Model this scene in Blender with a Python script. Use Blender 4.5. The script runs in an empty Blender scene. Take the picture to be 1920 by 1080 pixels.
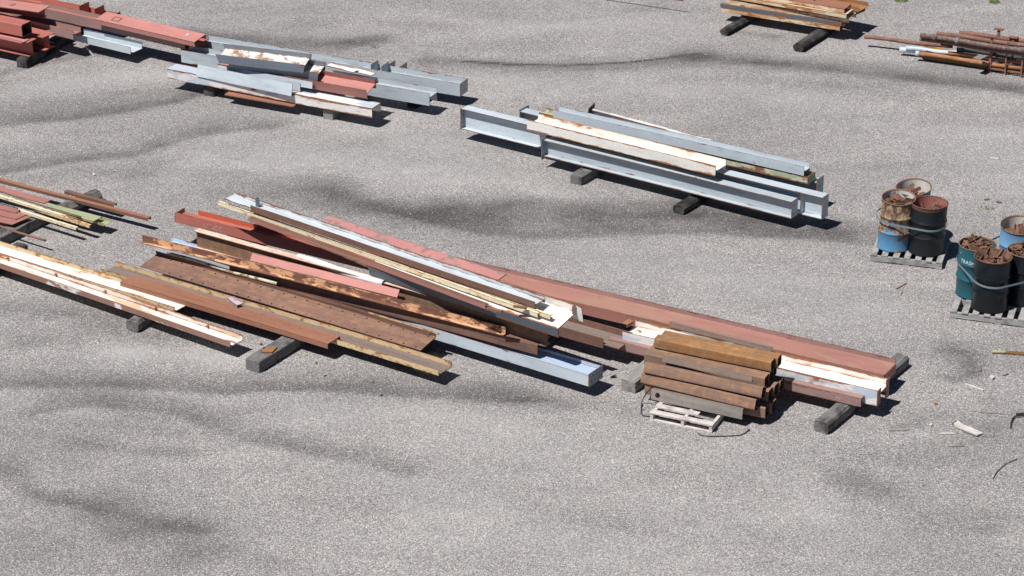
import bpy, bmesh, math, random
from mathutils import Vector, Matrix, noise
random.seed(7)
R = math.radians
C = bpy.context.scene.collection
scn = bpy.context.scene

# ---------------------------------------------------------------- camera, sky, sun, exposure
F_PX, PITCH, CAMH = 5000.0, 25.0, 18.1
cam_d = bpy.data.cameras.new('camera'); cam = bpy.data.objects.new('camera', cam_d); C.objects.link(cam)
cam.location = (0, 0, CAMH); cam.rotation_euler = (R(90 - PITCH), 0, 0)
cam_d.sensor_width = 36; cam_d.lens = F_PX / 1920 * 36
cam_d.clip_start = 1; cam_d.clip_end = 3000
scn.camera = cam
SUN = Vector((-0.46, -0.354, 1.0)).normalized()
w = bpy.data.worlds.new('World'); scn.world = w; w.use_nodes = True
nt = w.node_tree; bg = nt.nodes['Background']; sky = nt.nodes.new('ShaderNodeTexSky')
sky.sky_type = 'NISHITA'; sky.sun_disc = False; sky.air_density = .6; sky.dust_density = 0; sky.altitude = 1500
sky.sun_elevation = math.asin(SUN.z); sky.sun_rotation = math.atan2(SUN.x, SUN.y)
nt.links.new(sky.outputs[0], bg.inputs[0]); bg.inputs[1].default_value = 0.05
sd = bpy.data.lights.new('sun', 'SUN'); so = bpy.data.objects.new('sun', sd); C.objects.link(so)
sd.energy = 5.0; sd.angle = R(0.5); sd.color = (1.0, 0.975, 0.94)
so.rotation_euler = SUN.to_track_quat('Z', 'Y').to_euler(); so.location = (0, 30, 30)
scn.view_settings.view_transform = 'Standard'; scn.view_settings.look = 'None'
scn.view_settings.exposure = 0.22; scn.view_settings.gamma = 1

cp, sp = math.cos(R(PITCH)), math.sin(R(PITCH))
def P(x, y, z=0.0):
    """where the survey ray through a photo point meets the height z above the yard"""
    d = Vector((x - 960, F_PX * cp + -(y - 540) * sp, -F_PX * sp - (y - 540) * cp))
    return Vector((0, 0, CAMH)) + d * ((z - CAMH) / d.z)

def tag(o, label=None, cat=None, group=None, kind=None):
    if label: o['label'] = label
    if cat: o['category'] = cat
    if group: o['group'] = group
    if kind: o['kind'] = kind
    return o

# ---------------------------------------------------------------- materials
def srgb(r, g, b):
    f = lambda c: (c / 255 / 12.92) if c / 255 <= 0.04045 else ((c / 255 + 0.055) / 1.055) ** 2.4
    return (f(r), f(g), f(b), 1)
class N:
    def __init__(s, name):
        s.m = bpy.data.materials.new(name); s.m.use_nodes = True
        s.t = s.m.node_tree; s.b = s.t.nodes['Principled BSDF']
    def n(s, typ, **k):
        o = s.t.nodes.new('ShaderNode' + typ)
        for a, v in k.items(): setattr(o, a, v)
        return o
    def l(s, a, b): s.t.links.new(a, b)
    def coords(s, scale=(1, 1, 1), rnd=True):
        tc = s.n('TexCoord'); mp = s.n('Mapping'); mp.inputs['Scale'].default_value = scale
        s.l(tc.outputs['Object'], mp.inputs['Vector'])
        if not rnd: return mp.outputs[0]
        oi = s.n('ObjectInfo'); mu = s.n('Math', operation='MULTIPLY'); mu.inputs[1].default_value = 37.0
        s.l(oi.outputs['Random'], mu.inputs[0])
        ad = s.n('VectorMath', operation='ADD'); s.l(mp.outputs[0], ad.inputs[0]); s.l(mu.outputs[0], ad.inputs[1])
        return ad.outputs[0]
    def noise(s, vec, scale, detail=6, rough=.6, dist=0):
        o = s.n('TexNoise'); o.inputs['Scale'].default_value = scale; o.inputs['Detail'].default_value = detail
        o.inputs['Roughness'].default_value = rough; o.inputs['Distortion'].default_value = dist
        s.l(vec, o.inputs['Vector']); return o.outputs['Fac']
    def ramp(s, fac, stops):
        o = s.n('ValToRGB'); e = o.color_ramp.elements
        while len(e) < len(stops): e.new(0.5)
        for i, (p, c) in enumerate(stops):
            e[i].position = p; e[i].color = c if len(c) == 4 else (*c, 1)
        s.l(fac, o.inputs[0]); return o.outputs[0]
    def mix(s, fac, a, b, blend='MIX'):
        o = s.n('Mix', data_type='RGBA', blend_type=blend)
        for sock, v in ((o.inputs[0], fac), (o.inputs[6], a), (o.inputs[7], b)):
            if hasattr(v, 'links'): s.l(v, sock)
            else: sock.default_value = v
        return o.outputs[2]
    def math(s, op, a, b=0.0, clamp=False):
        o = s.n('Math', operation=op); o.use_clamp = clamp
        for sock, v in ((o.inputs[0], a), (o.inputs[1], b)):
            if hasattr(v, 'links'): s.l(v, sock)
            else: sock.default_value = v
        return o.outputs[0]
    def bump(s, h, strength, dist):
        o = s.n('Bump'); o.inputs['Strength'].default_value = strength; o.inputs['Distance'].default_value = dist
        s.l(h, o.inputs['Height']); s.l(o.outputs[0], s.b.inputs['Normal'])
W4 = (1, 1, 1, 1); B4 = (0, 0, 0, 1)
def g4(v): return (v, v, v, 1)

def paint(name, base, rust=(0.16, 0.06, 0.03, 1), rust2=(0.33, 0.12, 0.04, 1), amt=.3, sc=5, alt=None, alt_amt=0, rough=.5, st=.35, grime=.8, wear=.2):
    """old paint on steel: fade, grime streaks, flakes down to rust"""
    s = N(name); v = s.coords((st, 1, 1)); v1 = s.coords((1, 1, 1))
    fade = s.noise(v, 1.6, 4); fine = s.noise(v1, 45, 5, .7)
    col = s.mix(s.ramp(fade, [(.3, g4(0)), (.72, g4(1))]), tuple(c * .86 for c in base[:3]) + (1,), tuple(min(c * 1.09, .9) for c in base[:3]) + (1,))
    col = s.mix(1.0, col, s.ramp(fine, [(.3, g4(.86)), (.7, g4(1.06))]), 'MULTIPLY')
    if alt is not None:
        a = s.noise(v, sc * .55, 7, .65, .4)
        col = s.mix(s.ramp(a, [(.62 - alt_amt * .3, g4(0)), (.65 - alt_amt * .3, g4(1))]), col, alt)
    gr = s.noise(s.coords((.5, 3, 3)), 4, 8, .75)
    col = s.mix(s.ramp(gr, [(.5, g4(0)), (.78, g4(grime * .45))]), col, (.09, .075, .06, 1))
    rn = s.noise(v, sc, 9, .68, .3)
    um = s.n('UVMap'); um.uv_map = 'edge'; sx = s.n('SeparateXYZ'); s.l(um.outputs[0], sx.inputs[0])
    em = s.math('MAXIMUM', sx.outputs[0], sx.outputs[1]); em = s.math('MULTIPLY', s.math('SUBTRACT', em, .965), 1 / .035, True)
    rn = s.math('ADD', rn, s.math('MULTIPLY', em, wear))
    t = .76 - amt * .44
    mask = s.ramp(rn, [(t - .015, g4(0)), (t + .02, g4(1))])
    halo = s.ramp(rn, [(t - .09, g4(0)), (t, g4(.5))])
    rc = s.mix(s.ramp(s.noise(v1, 14, 6, .7), [(.35, g4(0)), (.7, g4(1))]), rust, rust2)
    col = s.mix(halo, col, tuple(.45 * a + .55 * b for a, b in zip(base[:3], rust2[:3])) + (1,))
    col = s.mix(mask, col, rc)
    s.l(col, s.b.inputs['Base Color'])
    s.l(s.ramp(mask, [(0, g4(rough)), (1, g4(.88))]), s.b.inputs['Roughness'])
    s.b.inputs['Specular IOR Level'].default_value = .35
    hh = s.math('ADD', s.math('MULTIPLY', mask, -.5), s.math('MULTIPLY', s.noise(v1, 22, 6, .7), .6))
    s.bump(hh, .35, .006)
    return s.m
def rusty(name, c1, c2, c3, patch=None, patch_amt=0, sc=3, rough=.85):
    """bare weathered steel; optional flaking patches of old paint or bright rust"""
    s = N(name); v = s.coords((.4, 1, 1)); v1 = s.coords()
    col = s.mix(s.ramp(s.noise(v, sc, 8, .65, .3), [(.35, g4(0)), (.65, g4(1))]), c1, c2)
    col = s.mix(s.ramp(s.noise(v1, sc * 3.3, 8, .7), [(.48, g4(0)), (.72, g4(.9))]), col, c3)
    col = s.mix(1.0, col, s.ramp(s.noise(v1, 60, 4, .7), [(.3, g4(.78)), (.7, g4(1.15))]), 'MULTIPLY')
    col = s.mix(1.0, col, s.ramp(s.noise(s.coords((.25, 5, 5)), 2.5, 9, .75, .2), [(.3, g4(.72)), (.5, g4(1)), (.72, g4(1.22))]), 'MULTIPLY')
    if patch is not None:
        pn = s.noise(v, sc * 2.2, 9, .7, .4); t = .74 - patch_amt * .4
        col = s.mix(s.ramp(pn, [(t - .02, g4(0)), (t + .03, g4(1))]), col, patch)
    s.l(col, s.b.inputs['Base Color']); s.b.inputs['Roughness'].default_value = rough
    s.b.inputs['Specular IOR Level'].default_value = .25
    s.bump(s.noise(v1, 25, 8, .75), .4, .008)
    return s.m
RD = (.10, .042, .026, 1); RO = (.36, .13, .045, 1)
M = {}
M['edge'] = rusty('cut_steel_edge', (.13, .06, .04, 1), (.22, .1, .06, 1), (.34, .2, .14, 1))
M['blue'] = paint('pale_blue_paint', (.50, .56, .61, 1), wear=.11, rust=(.14, .08, .06, 1), rust2=(.24, .14, .10, 1), amt=.15, sc=9)
M['bluegrey'] = paint('blue_grey_paint', (.43, .485, .525, 1), wear=.14, rust=(.14, .08, .06, 1), rust2=(.26, .15, .10, 1), amt=.2, sc=9, grime=1)
M['greyblue_dirty'] = paint('dull_grey_paint', (.27, .32, .38, 1), amt=.12, sc=6, grime=1)
M['blue_flaky'] = paint('flaky_pale_blue_paint', (.56, .62, .66, 1), amt=.30, sc=5, rust=(.16, .08, .06, 1), rust2=(.25, .13, .1, 1))
M['blue_maroon'] = paint('blue_paint_with_primer', (.42, .52, .66, 1), alt=(.33, .25, .27, 1), alt_amt=.25, amt=.1, sc=4)
M['white'] = paint('old_white_paint', (.80, .78, .73, 1), rust=(.22, .08, .04, 1), rust2=(.50, .22, .09, 1), amt=.3, sc=5)
M['white_rusty'] = paint('rusty_white_paint', (.84, .80, .73, 1), rust=(.30, .12, .05, 1), rust2=(.58, .24, .08, 1), amt=.33, sc=8, st=.18, wear=.06)
M['white_brown'] = paint('white_paint_brown_flakes', (.66, .68, .68, 1), rust=(.24, .13, .08, 1), rust2=(.4, .25, .15, 1), amt=.46, sc=3.2, st=.8, wear=.1)
M['white_blue'] = paint('white_and_blue_flaking_paint', (.76, .745, .72, 1), alt=(.46, .52, .6, 1), alt_amt=.35, rust=(.2, .08, .05, 1), rust2=(.4, .2, .1, 1), amt=.28, sc=5)
M['white_orange'] = paint('white_paint_orange_bleed', (.78, .74, .69, 1), alt=(.66, .46, .32, 1), alt_amt=.2, rust=(.24, .11, .08, 1), rust2=(.45, .22, .1, 1), amt=.34, sc=6, st=.2)
M['pinkwhite'] = paint('pink_white_paint', (.60, .50, .50, 1), alt=(.42, .24, .23, 1), alt_amt=.5, rust=(.22, .1, .08, 1), rust2=(.3, .32, .42, 1), amt=.35, sc=4)
M['brown_white'] = paint('brown_side_white_flakes', (.29, .165, .125, 1), alt=(.68, .64, .6, 1), alt_amt=.22, rust=(.2, .09, .06, 1), rust2=(.42, .22, .12, 1), amt=.3, sc=3.5, st=.5, wear=.05)
M['ivory'] = paint('ivory_paint', (.80, .70, .50, 1), rust=(.25, .13, .06, 1), rust2=(.55, .38, .2, 1), amt=.26, sc=9, st=.5, wear=.1)
M['cream_rust'] = paint('cream_paint_rust_flanges', (.66, .49, .29, 1), rust=(.22, .11, .05, 1), rust2=(.42, .25, .11, 1), amt=.42, sc=9, st=.6, wear=.06)
M['greygreen'] = paint('pale_green_paint', (.40, .46, .32, 1), alt=(.58, .55, .42, 1), alt_amt=.5, rust=(.16, .06, .04, 1), rust2=(.30, .16, .08, 1), amt=.42, sc=6)
M['green'] = paint('faded_green_paint', (.36, .42, .25, 1), rust=(.26, .16, .07, 1), rust2=(.4, .28, .12, 1), amt=.3, sc=8)
M['red'] = paint('red_primer', (.44, .145, .115, 1), rust=(.2, .07, .05, 1), rust2=(.34, .14, .09, 1), amt=.12, sc=5, rough=.6)
M['orange_red'] = paint('fresh_red_lead_primer', (.50, .115, .06, 1), amt=.08, rough=.55)
M['pink'] = paint('faded_red_primer', (.50, .215, .19, 1), rust=(.23, .16, .13, 1), rust2=(.32, .17, .13, 1), amt=.16, sc=4, rough=.65)
M['pink_stain'] = paint('faded_red_primer_stained', (.50, .22, .205, 1), rust=(.2, .15, .14, 1), rust2=(.28, .2, .17, 1), amt=.46, sc=5, rough=.65, st=.8)
M['redbrown'] = paint('red_brown_primer', (.36, .16, .135, 1), rust=(.2, .09, .06, 1), rust2=(.28, .16, .1, 1), amt=.2, sc=4, rough=.62)
M['rose'] = paint('rose_brown_primer', (.375, .18, .15, 1), alt=(.36, .2, .15, 1), alt_amt=.3, rust=(.2, .09, .06, 1), rust2=(.28, .16, .1, 1), amt=.12, sc=4, rough=.62)
M['mauve'] = paint('mauve_brown_primer', (.33, .20, .185, 1), rust=(.15, .08, .06, 1), rust2=(.26, .16, .12, 1), amt=.25, sc=6, rough=.65)
M['brown'] = rusty('brown_mill_steel', (.155, .085, .064, 1), (.215, .115, .085, 1), (.12, .075, .06, 1))
M['brown_lit'] = rusty('light_brown_primer', (.27, .125, .082, 1), (.31, .145, .09, 1), (.24, .11, .07, 1))
M['darkrust'] = rusty('dark_rust', (.15, .10, .07, 1), (.21, .135, .09, 1), (.36, .17, .08, 1))
M['peach'] = rusty('peach_edge_highlight', (.62, .42, .33, 1), (.72, .55, .46, 1), (.35, .18, .1, 1))  # pale peach puts the sunlit flange highlight into the colour
M['slate'] = paint('slate_paint_and_shade', (.10, .13, .16, 1), amt=.2)  # dark slate paint; also shade coloured onto the white girder's near flange
M['brown_web'] = rusty('brown_perforated_steel', (.17, .1, .08, 1), (.26, .145, .1, 1), (.34, .19, .12, 1), sc=2.2)
M['greybrown'] = rusty('grey_brown_steel', (.19, .15, .13, 1), (.23, .17, .14, 1), (.17, .13, .115, 1))
M['patchy'] = rusty('rust_with_orange_flakes', (.17, .08, .055, 1), (.22, .105, .07, 1), (.13, .065, .045, 1), patch=(.62, .36, .20, 1), patch_amt=.56, sc=2.6)
M['orange'] = rusty('orange_rust', (.20, .10, .05, 1), (.42, .20, .075, 1), (.30, .14, .055, 1), sc=2.5)
M['orange2'] = rusty('bright_orange_rust', (.33, .14, .065, 1), (.42, .21, .105, 1), (.24, .10, .05, 1), patch=(.60, .45, .32, 1), patch_amt=.2, sc=4)
M['tube'] = rusty('rusty_tube_steel', (.20, .13, .095, 1), (.30, .185, .125, 1), (.40, .21, .10, 1), sc=2.0)
M['tube_mauve'] = rusty('mauve_tube_steel', (.17, .11, .085, 1), (.27, .165, .12, 1), (.38, .19, .09, 1), sc=2.6)
M['tube_orange'] = rusty('orange_tube_steel', (.17, .105, .065, 1), (.35, .17, .07, 1), (.42, .24, .12, 1), sc=2.2)
M['tube_in'] = rusty('tube_inside', (.07, .05, .04, 1), (.10, .065, .05, 1), (.13, .07, .04, 1))
M['greysteel'] = rusty('grey_mill_scale', (.22, .20, .185, 1), (.27, .235, .21, 1), (.2, .16, .13, 1), sc=2.5, rough=.6)
M['pipebrown'] = rusty('brown_pipe', (.17, .085, .062, 1), (.24, .125, .095, 1), (.3, .18, .14, 1), sc=4)
M['pipedark'] = rusty('dark_pipe', (.10, .06, .052, 1), (.15, .09, .075, 1), (.3, .26, .25, 1), sc=5, rough=.55)
M['charcoal'] = rusty('charcoal_pipe_wrap', (.06, .062, .066, 1), (.08, .08, .084, 1), (.1, .1, .1, 1), sc=6)
M['yellow'] = paint('yellow_paint', (.62, .34, .03, 1), amt=.2)
M['ochre'] = rusty('ochre_painted_rust', (.14, .09, .03, 1), (.28, .18, .04, 1), (.12, .06, .03, 1), sc=4)
M['whitepaint'] = paint('clean_white_paint', (.8, .8, .78, 1), amt=.04)
M['bundle'] = paint('ivory_paint_orange_rust', (.66, .55, .40, 1), alt=(.50, .30, .16, 1), alt_amt=.4, rust=(.22, .09, .04, 1), rust2=(.5, .24, .09, 1), amt=.4, sc=8, st=.3, wear=.05)
M['chalk'] = paint('chalk', (.50, .36, .34, 1), amt=.45, sc=26)
M['strap'] = paint('grey_steel_strap', (.19, .25, .285, 1), amt=.06, rough=.4)
M['rubber'] = rusty('black_cable', (.03, .028, .028, 1), (.045, .04, .04, 1), (.06, .05, .045, 1))
M['scrap'] = rusty('scrap_rust', (.10, .05, .034, 1), (.17, .085, .058, 1), (.25, .15, .11, 1), sc=6)

def wood(name, c1, c2, dark, damt):
    s = N(name); v = s.coords((1.2, 14, 14)); v1 = s.coords()
    gr = s.noise(v, 3, 8, .7)
    col = s.mix(s.ramp(gr, [(.35, g4(0)), (.68, g4(1))]), c1, c2)
    col = s.mix(s.ramp(s.noise(v, 5, 6, .8, .3), [(.56, g4(0)), (.62, g4(.85))]), col, tuple(c * .3 for c in c1[:3]) + (1,))
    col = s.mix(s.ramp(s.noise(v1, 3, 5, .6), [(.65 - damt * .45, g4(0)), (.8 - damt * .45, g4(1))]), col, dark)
    s.l(col, s.b.inputs['Base Color']); s.b.inputs['Roughness'].default_value = .9
    s.b.inputs['Specular IOR Level'].default_value = .2
    s.bump(gr, .7, .015); return s.m
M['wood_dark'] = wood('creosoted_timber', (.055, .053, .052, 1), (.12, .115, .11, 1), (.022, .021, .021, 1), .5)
M['wood_grey'] = wood('weathered_timber', (.20, .185, .17, 1), (.36, .34, .32, 1), (.09, .08, .072, 1), .3)
M['wood_mid'] = wood('half_weathered_timber', (.09, .086, .082, 1), (.25, .245, .24, 1), (.045, .043, .042, 1), .3)
M['wood_pale'] = wood('pale_pallet_wood', (.50, .45, .42, 1), (.66, .61, .58, 1), (.3, .26, .24, 1), .15)
M['wood_pallet'] = wood('grey_pallet_wood', (.26, .25, .245, 1), (.42, .41, .40, 1), (.15, .14, .135, 1), .3)

# ---------------------------------------------------------------- ground
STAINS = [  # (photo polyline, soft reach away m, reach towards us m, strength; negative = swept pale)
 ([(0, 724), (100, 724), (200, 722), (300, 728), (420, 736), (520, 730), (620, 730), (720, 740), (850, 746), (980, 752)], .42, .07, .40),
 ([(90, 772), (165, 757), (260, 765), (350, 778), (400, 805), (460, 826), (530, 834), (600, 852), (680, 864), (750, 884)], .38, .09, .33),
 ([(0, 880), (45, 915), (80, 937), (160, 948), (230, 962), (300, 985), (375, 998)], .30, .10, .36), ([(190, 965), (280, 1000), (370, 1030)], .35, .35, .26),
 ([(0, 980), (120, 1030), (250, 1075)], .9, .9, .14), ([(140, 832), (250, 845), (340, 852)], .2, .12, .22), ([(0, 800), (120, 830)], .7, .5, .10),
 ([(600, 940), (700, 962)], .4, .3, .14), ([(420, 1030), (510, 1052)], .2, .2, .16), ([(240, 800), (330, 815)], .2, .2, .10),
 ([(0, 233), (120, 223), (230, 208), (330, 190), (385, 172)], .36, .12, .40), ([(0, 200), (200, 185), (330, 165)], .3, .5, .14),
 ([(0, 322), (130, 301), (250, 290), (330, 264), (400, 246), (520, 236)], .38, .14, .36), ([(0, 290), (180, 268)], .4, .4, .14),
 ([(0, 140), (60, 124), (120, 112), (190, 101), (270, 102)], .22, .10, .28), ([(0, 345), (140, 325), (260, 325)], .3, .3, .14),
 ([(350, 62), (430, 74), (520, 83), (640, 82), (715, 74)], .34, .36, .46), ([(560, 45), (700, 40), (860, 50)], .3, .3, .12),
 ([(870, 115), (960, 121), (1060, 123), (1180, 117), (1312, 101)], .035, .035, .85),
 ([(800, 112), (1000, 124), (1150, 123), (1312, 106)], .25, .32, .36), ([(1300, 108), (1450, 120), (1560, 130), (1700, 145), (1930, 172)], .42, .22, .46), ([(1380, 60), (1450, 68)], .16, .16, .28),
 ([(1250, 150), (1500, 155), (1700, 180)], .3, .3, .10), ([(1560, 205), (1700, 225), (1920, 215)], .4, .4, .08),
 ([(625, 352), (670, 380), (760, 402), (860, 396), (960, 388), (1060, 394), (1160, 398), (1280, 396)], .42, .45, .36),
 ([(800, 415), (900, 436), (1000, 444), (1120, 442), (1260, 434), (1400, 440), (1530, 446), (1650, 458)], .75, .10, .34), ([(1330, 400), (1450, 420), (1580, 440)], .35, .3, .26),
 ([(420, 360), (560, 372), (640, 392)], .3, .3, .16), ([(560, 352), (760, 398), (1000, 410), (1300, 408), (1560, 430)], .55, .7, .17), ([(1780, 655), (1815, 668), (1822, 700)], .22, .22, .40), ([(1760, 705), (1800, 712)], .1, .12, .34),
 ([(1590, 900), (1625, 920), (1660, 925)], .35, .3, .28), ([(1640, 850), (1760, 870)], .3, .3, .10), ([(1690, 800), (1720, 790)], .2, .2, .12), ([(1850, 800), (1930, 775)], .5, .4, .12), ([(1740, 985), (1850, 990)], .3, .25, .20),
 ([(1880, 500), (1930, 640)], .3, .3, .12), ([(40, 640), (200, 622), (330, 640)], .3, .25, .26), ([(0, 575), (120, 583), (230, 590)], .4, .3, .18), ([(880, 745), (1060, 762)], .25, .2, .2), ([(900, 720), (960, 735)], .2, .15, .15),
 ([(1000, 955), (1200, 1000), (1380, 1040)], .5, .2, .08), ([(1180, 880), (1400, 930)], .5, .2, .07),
 ([(230, 662), (330, 655), (430, 668)], .35, .35, -.32), ([(0, 752), (130, 770)], .3, .3, -.22), ([(560, 775), (800, 770), (960, 800)], .4, .8, -.16), ([(700, 860), (900, 900)], .9, .9, -.12),
 ([(60, 165), (200, 150), (330, 140)], .45, .4, -.22), ([(480, 300), (620, 310), (830, 340)], .9, .5, -.20), ([(540, 210), (700, 250), (840, 270)], .6, .6, -.16), ([(450, 245), (330, 330)], .3, .3, -.16),
 ([(900, 60), (1100, 40), (1300, 60)], .6, .4, -.12), ([(900, 150), (1100, 165), (1400, 170), (1700, 230)], .5, .5, -.16), ([(1100, 470), (1350, 520), (1600, 580)], .9, .8, -.14), ([(940, 340), (1040, 365)], .4, .2, -.14),
 ([(800, 960), (1300, 1030)], 1.2, 1, -.14), ([(1400, 880), (1560, 1000)], 1, 1, -.10), ([(900, 820), (1150, 870)], .7, .7, -.14), ([(1820, 250), (1900, 330)], .8, .8, -.12)]
def build_ground():
    def axis(a, b, step, far):
        v = [a + i * step for i in range(int((b - a) / step) + 1)]; d = step; lo = v[0]; hi = v[-1]
        while hi < far: d *= 1.5; hi += d; v.append(hi); lo -= d; v.insert(0, lo)
        return v
    xs = axis(-12.5, 12.5, .085, 900); ys = axis(28, 58, .085, 900)
    nx, ny = len(xs), len(ys)
    val = [0.0] * (nx * ny)
    import numpy as np
    X = np.array(xs)[None, :]; Y = np.array(ys)[:, None]
    nz = np.zeros((ny, nx)); nz2 = np.zeros((ny, nx))
    for j, yy in enumerate(ys):
        if 27 < yy < 59:
            for i, xx in enumerate(xs):
                if -13 < xx < 13:
                    nz[j, i] = noise.noise(Vector((xx * .55, yy * .8, 3.1))) + .5 * noise.noise(Vector((xx * 1.6, yy * 2.2, 9)))
                    nz2[j, i] = noise.noise(Vector((xx * 1.1, yy * 1.9, 20))) + .5 * noise.noise(Vector((xx * 4, yy * 5, 30)))
    field = np.zeros((ny, nx)); pale = np.zeros((ny, nx))
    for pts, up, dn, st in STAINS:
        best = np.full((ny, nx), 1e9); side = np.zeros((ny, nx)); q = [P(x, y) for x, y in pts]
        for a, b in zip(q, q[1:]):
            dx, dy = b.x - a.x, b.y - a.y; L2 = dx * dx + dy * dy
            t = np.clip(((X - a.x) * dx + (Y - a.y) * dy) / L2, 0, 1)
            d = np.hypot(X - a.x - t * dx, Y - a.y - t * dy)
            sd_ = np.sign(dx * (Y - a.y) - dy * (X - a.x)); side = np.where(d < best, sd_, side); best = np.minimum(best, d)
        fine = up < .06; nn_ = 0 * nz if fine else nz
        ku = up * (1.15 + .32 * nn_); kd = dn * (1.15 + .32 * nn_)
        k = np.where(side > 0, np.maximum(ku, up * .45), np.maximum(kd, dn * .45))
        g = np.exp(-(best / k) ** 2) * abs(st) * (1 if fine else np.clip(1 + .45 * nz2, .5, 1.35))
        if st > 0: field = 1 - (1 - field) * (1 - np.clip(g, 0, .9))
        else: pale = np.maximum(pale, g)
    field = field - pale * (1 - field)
    vs = [(xs[i], ys[j], 0) for j in range(ny) for i in range(nx)]
    fs = [(j * nx + i, j * nx + i + 1, (j + 1) * nx + i + 1, (j + 1) * nx + i) for j in range(ny - 1) for i in range(nx - 1)]
    me = bpy.data.meshes.new('ground'); me.from_pydata(vs, [], fs)
    at = me.attributes.new('stain', 'FLOAT', 'POINT'); at.data.foreach_set('value', field.ravel().astype('f'))
    s = N('chip_seal_asphalt'); v = s.coords(rnd=False)
    a = s.n('Attribute', attribute_name='stain').outputs['Fac']
    big = s.noise(s.coords((.3, .75, 1), rnd=False), .9, 6, .62, .6); mid = s.noise(v, 2.2, 6, .65)
    g1 = s.n('TexVoronoi'); g1.inputs['Scale'].default_value = 70; s.l(v, g1.inputs['Vector'])
    sep = s.n('SeparateColor'); s.l(g1.outputs['Color'], sep.inputs[0])
    g2 = s.n('TexVoronoi'); g2.inputs['Scale'].default_value = 135; s.l(v, g2.inputs['Vector'])
    sep2 = s.n('SeparateColor'); s.l(g2.outputs['Color'], sep2.inputs[0])
    grain = s.math('ADD', s.math('MULTIPLY', sep.outputs[0], .6), s.math('MULTIPLY', sep2.outputs[1], .4))
    col = s.ramp(grain, [(.06, (.075, .07, .07)), (.3, (.185, .176, .174)), (.5, (.27, .258, .254)), (.72, (.36, .345, .338)), (.9, (.66, .63, .61))])
    warm = s.mix(s.ramp(sep.outputs[2], [(.7, g4(0)), (.95, g4(.4))]), (1.0, .99, .99, 1), (1.13, .95, .88, 1))
    col = s.mix(1.0, col, warm, 'MULTIPLY')
    col = s.mix(1.0, col, s.ramp(big, [(.32, (.84, .845, .85)), (.68, (1.13, 1.135, 1.13))]), 'MULTIPLY')
    col = s.mix(1.0, col, s.ramp(mid, [(.3, g4(.93)), (.7, g4(1.07))]), 'MULTIPLY')
    keep = s.ramp(grain, [(.72, g4(1)), (.95, g4(.45))])     # pale chips stay pale in the oily tracks
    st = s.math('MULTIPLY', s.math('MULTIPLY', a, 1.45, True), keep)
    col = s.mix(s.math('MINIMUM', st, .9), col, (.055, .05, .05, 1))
    pl = s.math('MULTIPLY', s.math('MINIMUM', a, 0), -1.0)
    col = s.mix(s.math('MULTIPLY', pl, 1.0, True), col, (.50, .485, .475, 1))
    s.l(col, s.b.inputs['Base Color']); s.b.inputs['Roughness'].default_value = .9
    s.b.inputs['Specular IOR Level'].default_value = .2
    s.bump(s.math('ADD', s.math('MULTIPLY', g1.outputs['Distance'], -1.0), s.math('MULTIPLY', sep.outputs[0], .5)), .5, .012)
    me.materials.append(s.m)
    o = bpy.data.objects.new('ground', me); C.objects.link(o); tag(o, kind='structure')
build_ground()

# ---------------------------------------------------------------- mesh helpers
def link(name, me, parent=None, mats=()):
    for m in mats: me.materials.append(M[m] if isinstance(m, str) else m)
    o = bpy.data.objects.new(name, me); C.objects.link(o)
    if parent: o.parent = parent
    return o
def bm_mesh(b, name):
    bmesh.ops.recalc_face_normals(b, faces=b.faces)
    me = bpy.data.meshes.new(name); b.to_mesh(me); b.free(); return me
def bar(b, x0, x1, y0, y1, z0, z1, bend=None, step=.5, skew0=0, skew1=0, edge=1):
    """a plate or bar along x; broad faces slot 0, thin cut edges slot `edge`"""
    n = max(1, int((x1 - x0) / step)); rows = []; uvl = b.loops.layers.uv.get('edge') or b.loops.layers.uv.new('edge')
    cross = (y1 - y0, z1 - z0, y1 - y0, z1 - z0)
    for i in range(n + 1):
        x = x0 + (x1 - x0) * i / n; du, dv = bend(x) if bend else (0, 0)
        row = []
        for (y, z) in ((y0, z0), (y1, z0), (y1, z1), (y0, z1)):
            xx = x + (skew0 * (z - z0) if i == 0 else 0) + (skew1 * (z - z0) if i == n else 0)
            row.append(b.verts.new((xx, y + du, z + dv)))
        rows.append(row)
    thin_y = (y1 - y0) <= (z1 - z0)
    for i in range(n):
        p, q = rows[i], rows[i + 1]
        for k in range(4):
            f = b.faces.new((p[k], p[(k + 1) % 4], q[(k + 1) % 4], q[k]))
            wv = cross[k]
            for lp, ea in zip(f.loops, (0, wv, wv, 0)): lp[uvl].uv = (1 - ea, 1 - (wv - ea))
            horiz = k in (0, 2)
            f.material_index = edge if (horiz == thin_y and min(y1 - y0, z1 - z0) < .035) else 0
    for r_ in (rows[0], rows[-1]): b.faces.new(r_).material_index = edge
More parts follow.
